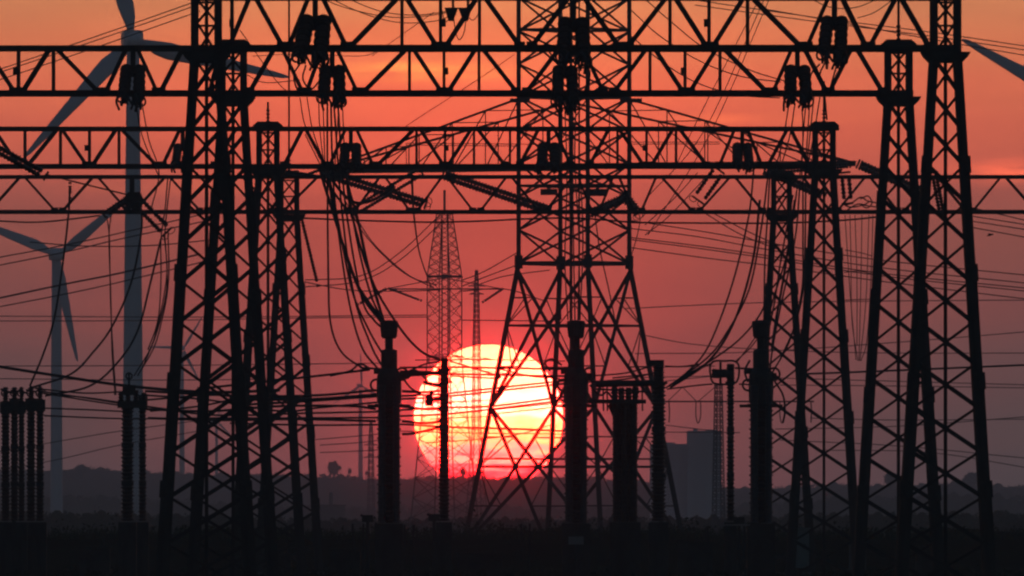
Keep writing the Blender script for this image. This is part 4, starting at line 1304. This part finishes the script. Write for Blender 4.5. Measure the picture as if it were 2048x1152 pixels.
wires(EW, 'thin line fanning away from the wide pylon under the fourth beam', 'lines fanning from the wide pylon', 1200, 1.8,
      [[(1254, 440), (1400, 462), (1540, 486), (1760, 520), (2070, 552)], [(1254, 456), (1400, 474), (1540, 500), (1760, 535), (2070, 568)], [(1254, 474), (1400, 492), (1540, 512), (1760, 546), (2070, 578)], [(1254, 478), (1400, 497), (1540, 517), (1760, 551), (2070, 584)], [(1254, 494), (1420, 517), (1540, 531), (1760, 562), (2070, 600)],
       [(1400, 420), (1480, 468), (1560, 500)], [(1415, 420), (1490, 460), (1560, 492)], [(1930, 430), (2070, 452)], [(1930, 440), (2070, 462)], [(1930, 452), (2070, 478)], [(1930, 412), (2070, 445)]])
wires(EW, 'thin line slanting up from the pylon edge to the third beam', 'lines slanting up to the third beam', 1200, 1.7, [[(1290, 470), (1340, 430), (1420, 345)], [(1290, 450), (1350, 395), (1395, 345)], [(1258, 525), (1272, 480), (1280, 440), (1276, 426)]])
wires('dropper', 'long dropper cable sweeping through open sky to the ring-frame post', 'droppers sweeping to the ring-frame post', 700, 3.0,
      [[(1508, 336), (1498, 430), (1470, 550), (1436, 650), (1402, 716), (1345, 770)], [(1538, 336), (1522, 460), (1498, 580), (1452, 668), (1412, 718), (1338, 772)], [(1542, 555), (1526, 618), (1486, 672), (1430, 716), (1340, 770)]])
wires('dropper', 'thin dropper reaching the ring-frame post from the bucket cap', 'thin droppers at the ring-frame post', 695, 2.0, [[(1534, 640), (1500, 690), (1474, 724)], [(1540, 640), (1504, 692), (1470, 724)]])
wires('dropper', 'dropper bundle falling from the second beam behind the slim tower', 'dropper bundle behind the slim tower', 640, 2.2,
      [[(1578, 208), (1566, 280), (1550, 340)], [(1590, 208), (1580, 270), (1560, 340)], [(1604, 205), (1606, 280), (1600, 350)], [(1612, 205), (1606, 280), (1604, 350)], [(1620, 198), (1614, 290), (1610, 350)], [(1628, 194), (1618, 290), (1612, 350)], [(1640, 194), (1626, 280), (1612, 345)]])
wires('dropper', 'long dropper beside the short-mast tower to the third tall column', 'long droppers to the third tall column', 690, 2.8,
      [[(1606, 350), (1606, 480), (1604, 580), (1580, 680), (1545, 745)], [(1600, 370), (1590, 480), (1560, 620), (1545, 700), (1540, 740)], [(1594, 380), (1576, 500), (1546, 600), (1538, 640)], [(1586, 390), (1562, 520), (1550, 600), (1540, 650)], [(1612, 360), (1608, 560), (1590, 650), (1560, 720)], [(1540, 345), (1536, 420), (1530, 520), (1528, 642)]])
wires(EW, 'hair-thin hanging line converging between two lattice towers', 'converging hanging lines', 900, 1.4,
      [[(1690, 430), (1700, 580), (1712, 720)], [(1700, 430), (1702, 520), (1704, 640), (1716, 722)], [(1710, 430), (1714, 560), (1714, 690)], [(1724, 430), (1722, 560), (1718, 722)], [(1738, 430), (1732, 600), (1720, 722)], [(1746, 430), (1742, 560), (1734, 680), (1722, 722)],
       [(1690, 500), (1720, 505), (1745, 512)], [(1688, 545), (1716, 542), (1746, 548)], [(1690, 600), (1745, 598)]])
wires(EW, 'twisted jumper wire between the twin upright strings and mast tower', 'twisted jumpers', 745, 2.2, [[(1690, 412), (1706, 404), (1722, 394), (1736, 402), (1768, 408)], [(1694, 420), (1716, 408), (1738, 412), (1768, 416)], [(1684, 406), (1700, 414), (1726, 410), (1740, 402)], [(1720, 398), (1736, 392), (1744, 406), (1734, 416), (1720, 408)]])
wires(EW, 'stout level line running out past the outermost tower low down', 'stout low lines', 1000, 3.4, [[(1600, 748), (1760, 742), (1900, 736), (2070, 729)]])
wires(EW, 'faint low line over the ridge beyond the porcelain columns', 'faint low lines', 2300, 1.5,
      [[(1560, 770), (1800, 772), (2070, 776)], [(1620, 836), (1800, 840), (2070, 838)], [(1560, 880), (1800, 892), (2070, 918)], [(1640, 900), (1860, 905), (2070, 938)], [(1550, 858), (1800, 852), (2070, 832)], [(1560, 756), (2070, 770)], [(-20, 906), (120, 882), (240, 862), (420, 838)], [(-20, 944), (120, 918), (240, 890), (420, 858)], [(1280, 755), (1420, 752)], [(1330, 734), (1430, 732)], [(1330, 762), (1430, 752)], [(1330, 850), (1430, 862)], [(1330, 864), (1480, 865)],
       [(640, 890), (720, 885), (760, 880)], [(640, 905), (720, 902), (760, 899)], [(620, 880), (760, 868)]])
wires(EW, 'thin line crossing the body of the wide pylon between its arms', 'lines through the wide pylon', 1090, 2.2,
      [[(1120, 210), (1122, 340), (1118, 520), (1122, 640)], [(1130, 215), (1134, 360), (1130, 520), (1136, 640)], [(1138, 215), (1140, 400), (1142, 640)], [(1146, 215), (1146, 400), (1150, 640)], [(1152, 215), (1150, 330), (1158, 480), (1156, 640)], [(1160, 330), (1166, 480), (1160, 640)], [(1190, 430), (1200, 500), (1218, 580), (1232, 650)]])
wires('conductor', 'faint level line behind the third beam at the pylon', 'faint level lines at the third beam', 1200, 1.4, [[(812, 286), (1030, 288), (1100, 290)], [(812, 290), (1030, 292)], [(1262, 284), (1440, 284)], [(1262, 288), (1440, 288)], [(812, 286), (813, 332)]])
wires('conductor', 'conductor between the thick horizontal tube and the ring frame', 'conductors by the ring frame', 695, 2.6, [[(1334, 778), (1400, 770), (1425, 768)], [(1478, 768), (1500, 770), (1512, 782)], [(1330, 732), (1362, 733), (1400, 728)], [(1176, 752), (1250, 746), (1310, 730)], [(1176, 764), (1250, 758), (1312, 745)], [(1330, 776), (1390, 742), (1424, 726)]])

wires('bundle_cable', 'thick slack cable tangled under the third beam beside the slim mast tower', 'slack bundles under the third beam', 735, 5.0,
      [[(640, 338), (652, 380), (668, 430), (690, 500), (724, 590), (768, 650)], [(600, 346), (640, 352), (680, 345), (720, 362)], [(690, 340), (700, 385), (716, 440), (738, 540), (768, 645)], [(656, 350), (700, 400), (740, 402), (790, 372)], [(560, 344), (600, 352), (650, 338), (700, 345)]])
wires('jumper', 'drooping jumper loop under the topmost insulator blocks', 'drooping jumpers at the top', 505, 3.0,
      [[(600, 128), (588, 150), (596, 180), (618, 186)], [(612, 130), (606, 158), (622, 178), (640, 160)], [(1652, 122), (1640, 150), (1648, 180), (1654, 240)], [(1676, 122), (1668, 150), (1658, 185)], [(1640, 128), (1622, 150), (1618, 190)], [(1116, 128), (1096, 100), (1092, 84)], [(1172, 126), (1180, 150), (1168, 186)]])
wires('spiral_cable', 'heavy looped cable joining the porcelain column heads to the bus', 'looped cables at the column heads', 690, 3.4,
      [[(740, 738), (720, 728), (700, 742), (660, 752)], [(800, 742), (815, 756), (830, 740), (856, 762)], [(806, 756), (822, 776), (846, 790), (868, 786)], [(1100, 742), (1090, 726), (1104, 718), (1124, 730)], [(1180, 770), (1200, 790), (1214, 784), (1228, 800)], [(1500, 720), (1490, 742), (1496, 764)], [(1548, 760), (1566, 790), (1570, 822), (1566, 846)]])
wires('bus_conductor', 'thick near-level conductor low in front of the lattice towers', 'thick low conductors before the towers', 698, 4.2,
      [[(290, 782), (400, 788), (520, 792), (640, 790), (752, 780)], [(290, 818), (420, 822), (560, 812), (700, 812), (752, 818)], [(296, 836), (450, 840), (600, 838), (752, 842)]])
wires('bus_conductor', 'thick conductor entering the sun from the first tall column', 'thick conductors entering the sun', 698, 4.4, [[(804, 782), (850, 784), (888, 780)], [(804, 812), (850, 818), (888, 816)], [(804, 842), (850, 846), (888, 842)], [(804, 868), (830, 866), (888, 852)]])
wires('dropper', 'heavy loop cable hanging behind the ring-frame post', 'heavy loops behind the ring-frame post', 700, 4.0, [[(1520, 400), (1506, 520), (1470, 640), (1418, 722), (1340, 776)], [(1590, 400), (1570, 540), (1552, 640), (1544, 700)]])
def build_yard_clutter():
    """low tufts and weeds between the footings"""
    v, f = [], []
    for _ in range(260):
        x, D_ = random.uniform(-30, 30), random.uniform(640, 812)
        h = random.uniform(0.15, 0.5)
        leaf_mass(v, f, Vector((x, D_, h * 0.45)), 0.5, 0.4, h * .55, 22, 0.09)
    o = put('weeds', mesh_from('weeds', v, f, LEAF))
    tag(o, 'low dark weeds scattered over the yard between the footings', None, None, 'stuff')
    for i, (x, y, w, h, lb) in enumerate(((690, 1100, 60, 26, 'low dark cable trough left of the first tall column foot'.replace(' left of', ' beside')), (960, 1108, 90, 18, 'long low trough under the sun'), (1390, 1086, 70, 30, 'low dark housing below the industrial tower'),
                                          (1860, 1096, 56, 36, 'low dark housing between the two outer lattice towers'), (190, 1096, 60, 30, 'low dark housing between the turbine towers'), (560, 1110, 44, 30, 'low dark housing between lattice tower feet'))):
        D = 705 + i * 6
        t = thing('ground_housing', Vector((P(x, 0, D).x, D, 0)), lb, 'housing', 'low housings in the yard')
        z = P(x, y, D).z
        b_ = box('body', Vector((P(x, 0, D).x, D, 0)), S(w, D), 0.8, max(0.2, z), t, STEEL)
        box('lid', Vector((P(x, 0, D).x, D, max(0.2, z))), S(w + 6, D), 0.9, 0.05, t, STEEL)
        bar('conduit', Vector((P(x + w * .3, 0, D).x, D - .3, 0)), Vector((P(x + w * .3, 0, D).x, D - .3, max(0.2, z) + S(h, D))), 0.08, t, 'round')
build_yard_clutter()

# ------------------------------------------------------------------ a bird
def build_bird():
    D = 480
    c = P(1980, 470, D)
    t = thing('bird', c, 'small dark bird gliding in open sky beside the outermost tower', 'bird')
    k = S(1, D)
    bm = bmesh.new()
    prof = [(-7, 0.3), (-5, 1.2), (-2, 2.0), (1, 2.3), (4, 1.8), (6, 1.3), (7.5, 0.3)]
    rings_ = []
    for x, r in prof:
        rings_.append([bm.verts.new(c + Vector((x, r * math.cos(a) * 1.0, r * math.sin(a) * .9 + x * 0.28)) * k) for a in [2 * math.pi * i / 10 for i in range(10)]])
    for A, B in zip(rings_, rings_[1:]):
        for i in range(10):
            bm.faces.new((A[i], A[(i + 1) % 10], B[(i + 1) % 10], B[i]))
    bm.faces.new(rings_[0][::-1]); bm.faces.new(rings_[-1])
    for s in (-1, 1):                       # wings, swept back, slightly raised
        pts = [(3, s * 1.5, 1.2), (-2, s * 1.5, .6), (-3, s * 7, 2.6), (-4.5, s * 13, 2.4), (-1, s * 9, 3.2), (2, s * 5, 2.6)]
        up_ = [bm.verts.new(c + Vector(p) * k) for p in pts]
        dn = [bm.verts.new(c + (Vector(p) - Vector((0, 0, 0.5))) * k) for p in pts]
        bm.faces.new(up_); bm.faces.new(dn[::-1])
        for i in range(6):
            bm.faces.new((up_[i], dn[i], dn[(i + 1) % 6], up_[(i + 1) % 6]))
    me = bpy.data.meshes.new('body'); bm.to_mesh(me); bm.free(); me.materials.append(BIRD)
    put('body', me, t)
build_bird()

# ------------------------------------------------------------------ evening haze
FORWARD = 7.0e-7
def build_haze():
    m = bpy.data.materials.new('evening_haze')
    m.use_nodes = True
    t = m.node_tree
    t.nodes.clear()
    o = N(t, 'ShaderNodeOutputMaterial')
    pv = N(t, 'ShaderNodeVolumePrincipled')
    pv.inputs['Color'].default_value = (0.96, 0.98, 1.0, 1)
    pv.inputs['Density'].default_value = 1.6e-4
    pv.inputs['Density Attribute'].default_value = ''
    pv.inputs['Temperature Attribute'].default_value = ''
    pv.inputs['Anisotropy'].default_value = 0.1
    # coarse droplets: a trace of strongly forward scattering, which lets the low sun bleed over what stands before it
    pf = N(t, 'ShaderNodeVolumePrincipled')
    pf.inputs['Color'].default_value = (1, 1, 1, 1)
    pf.inputs['Density'].default_value = FORWARD
    pf.inputs['Density Attribute'].default_value = ''
    pf.inputs['Temperature Attribute'].default_value = ''
    pf.inputs['Anisotropy'].default_value = 0.998
    ad = N(t, 'ShaderNodeAddShader')
    t.links.new(pv.outputs[0], ad.inputs[0])
    t.links.new(pf.outputs[0], ad.inputs[1])
    t.links.new(ad.outputs[0], o.inputs['Volume'])
    v = [(x, y, z) for z in (-1.2, 175) for y in (-200, 9400) for x in (-2000, 2000)]
    f = [(0, 2, 3, 1), (4, 5, 7, 6), (0, 1, 5, 4), (2, 6, 7, 3), (0, 4, 6, 2), (1, 3, 7, 5)]
    h = put('haze', mesh_from('haze', v, f, m))
    tag(h, 'thin evening haze over the valley', None, None, 'stuff')
build_haze()
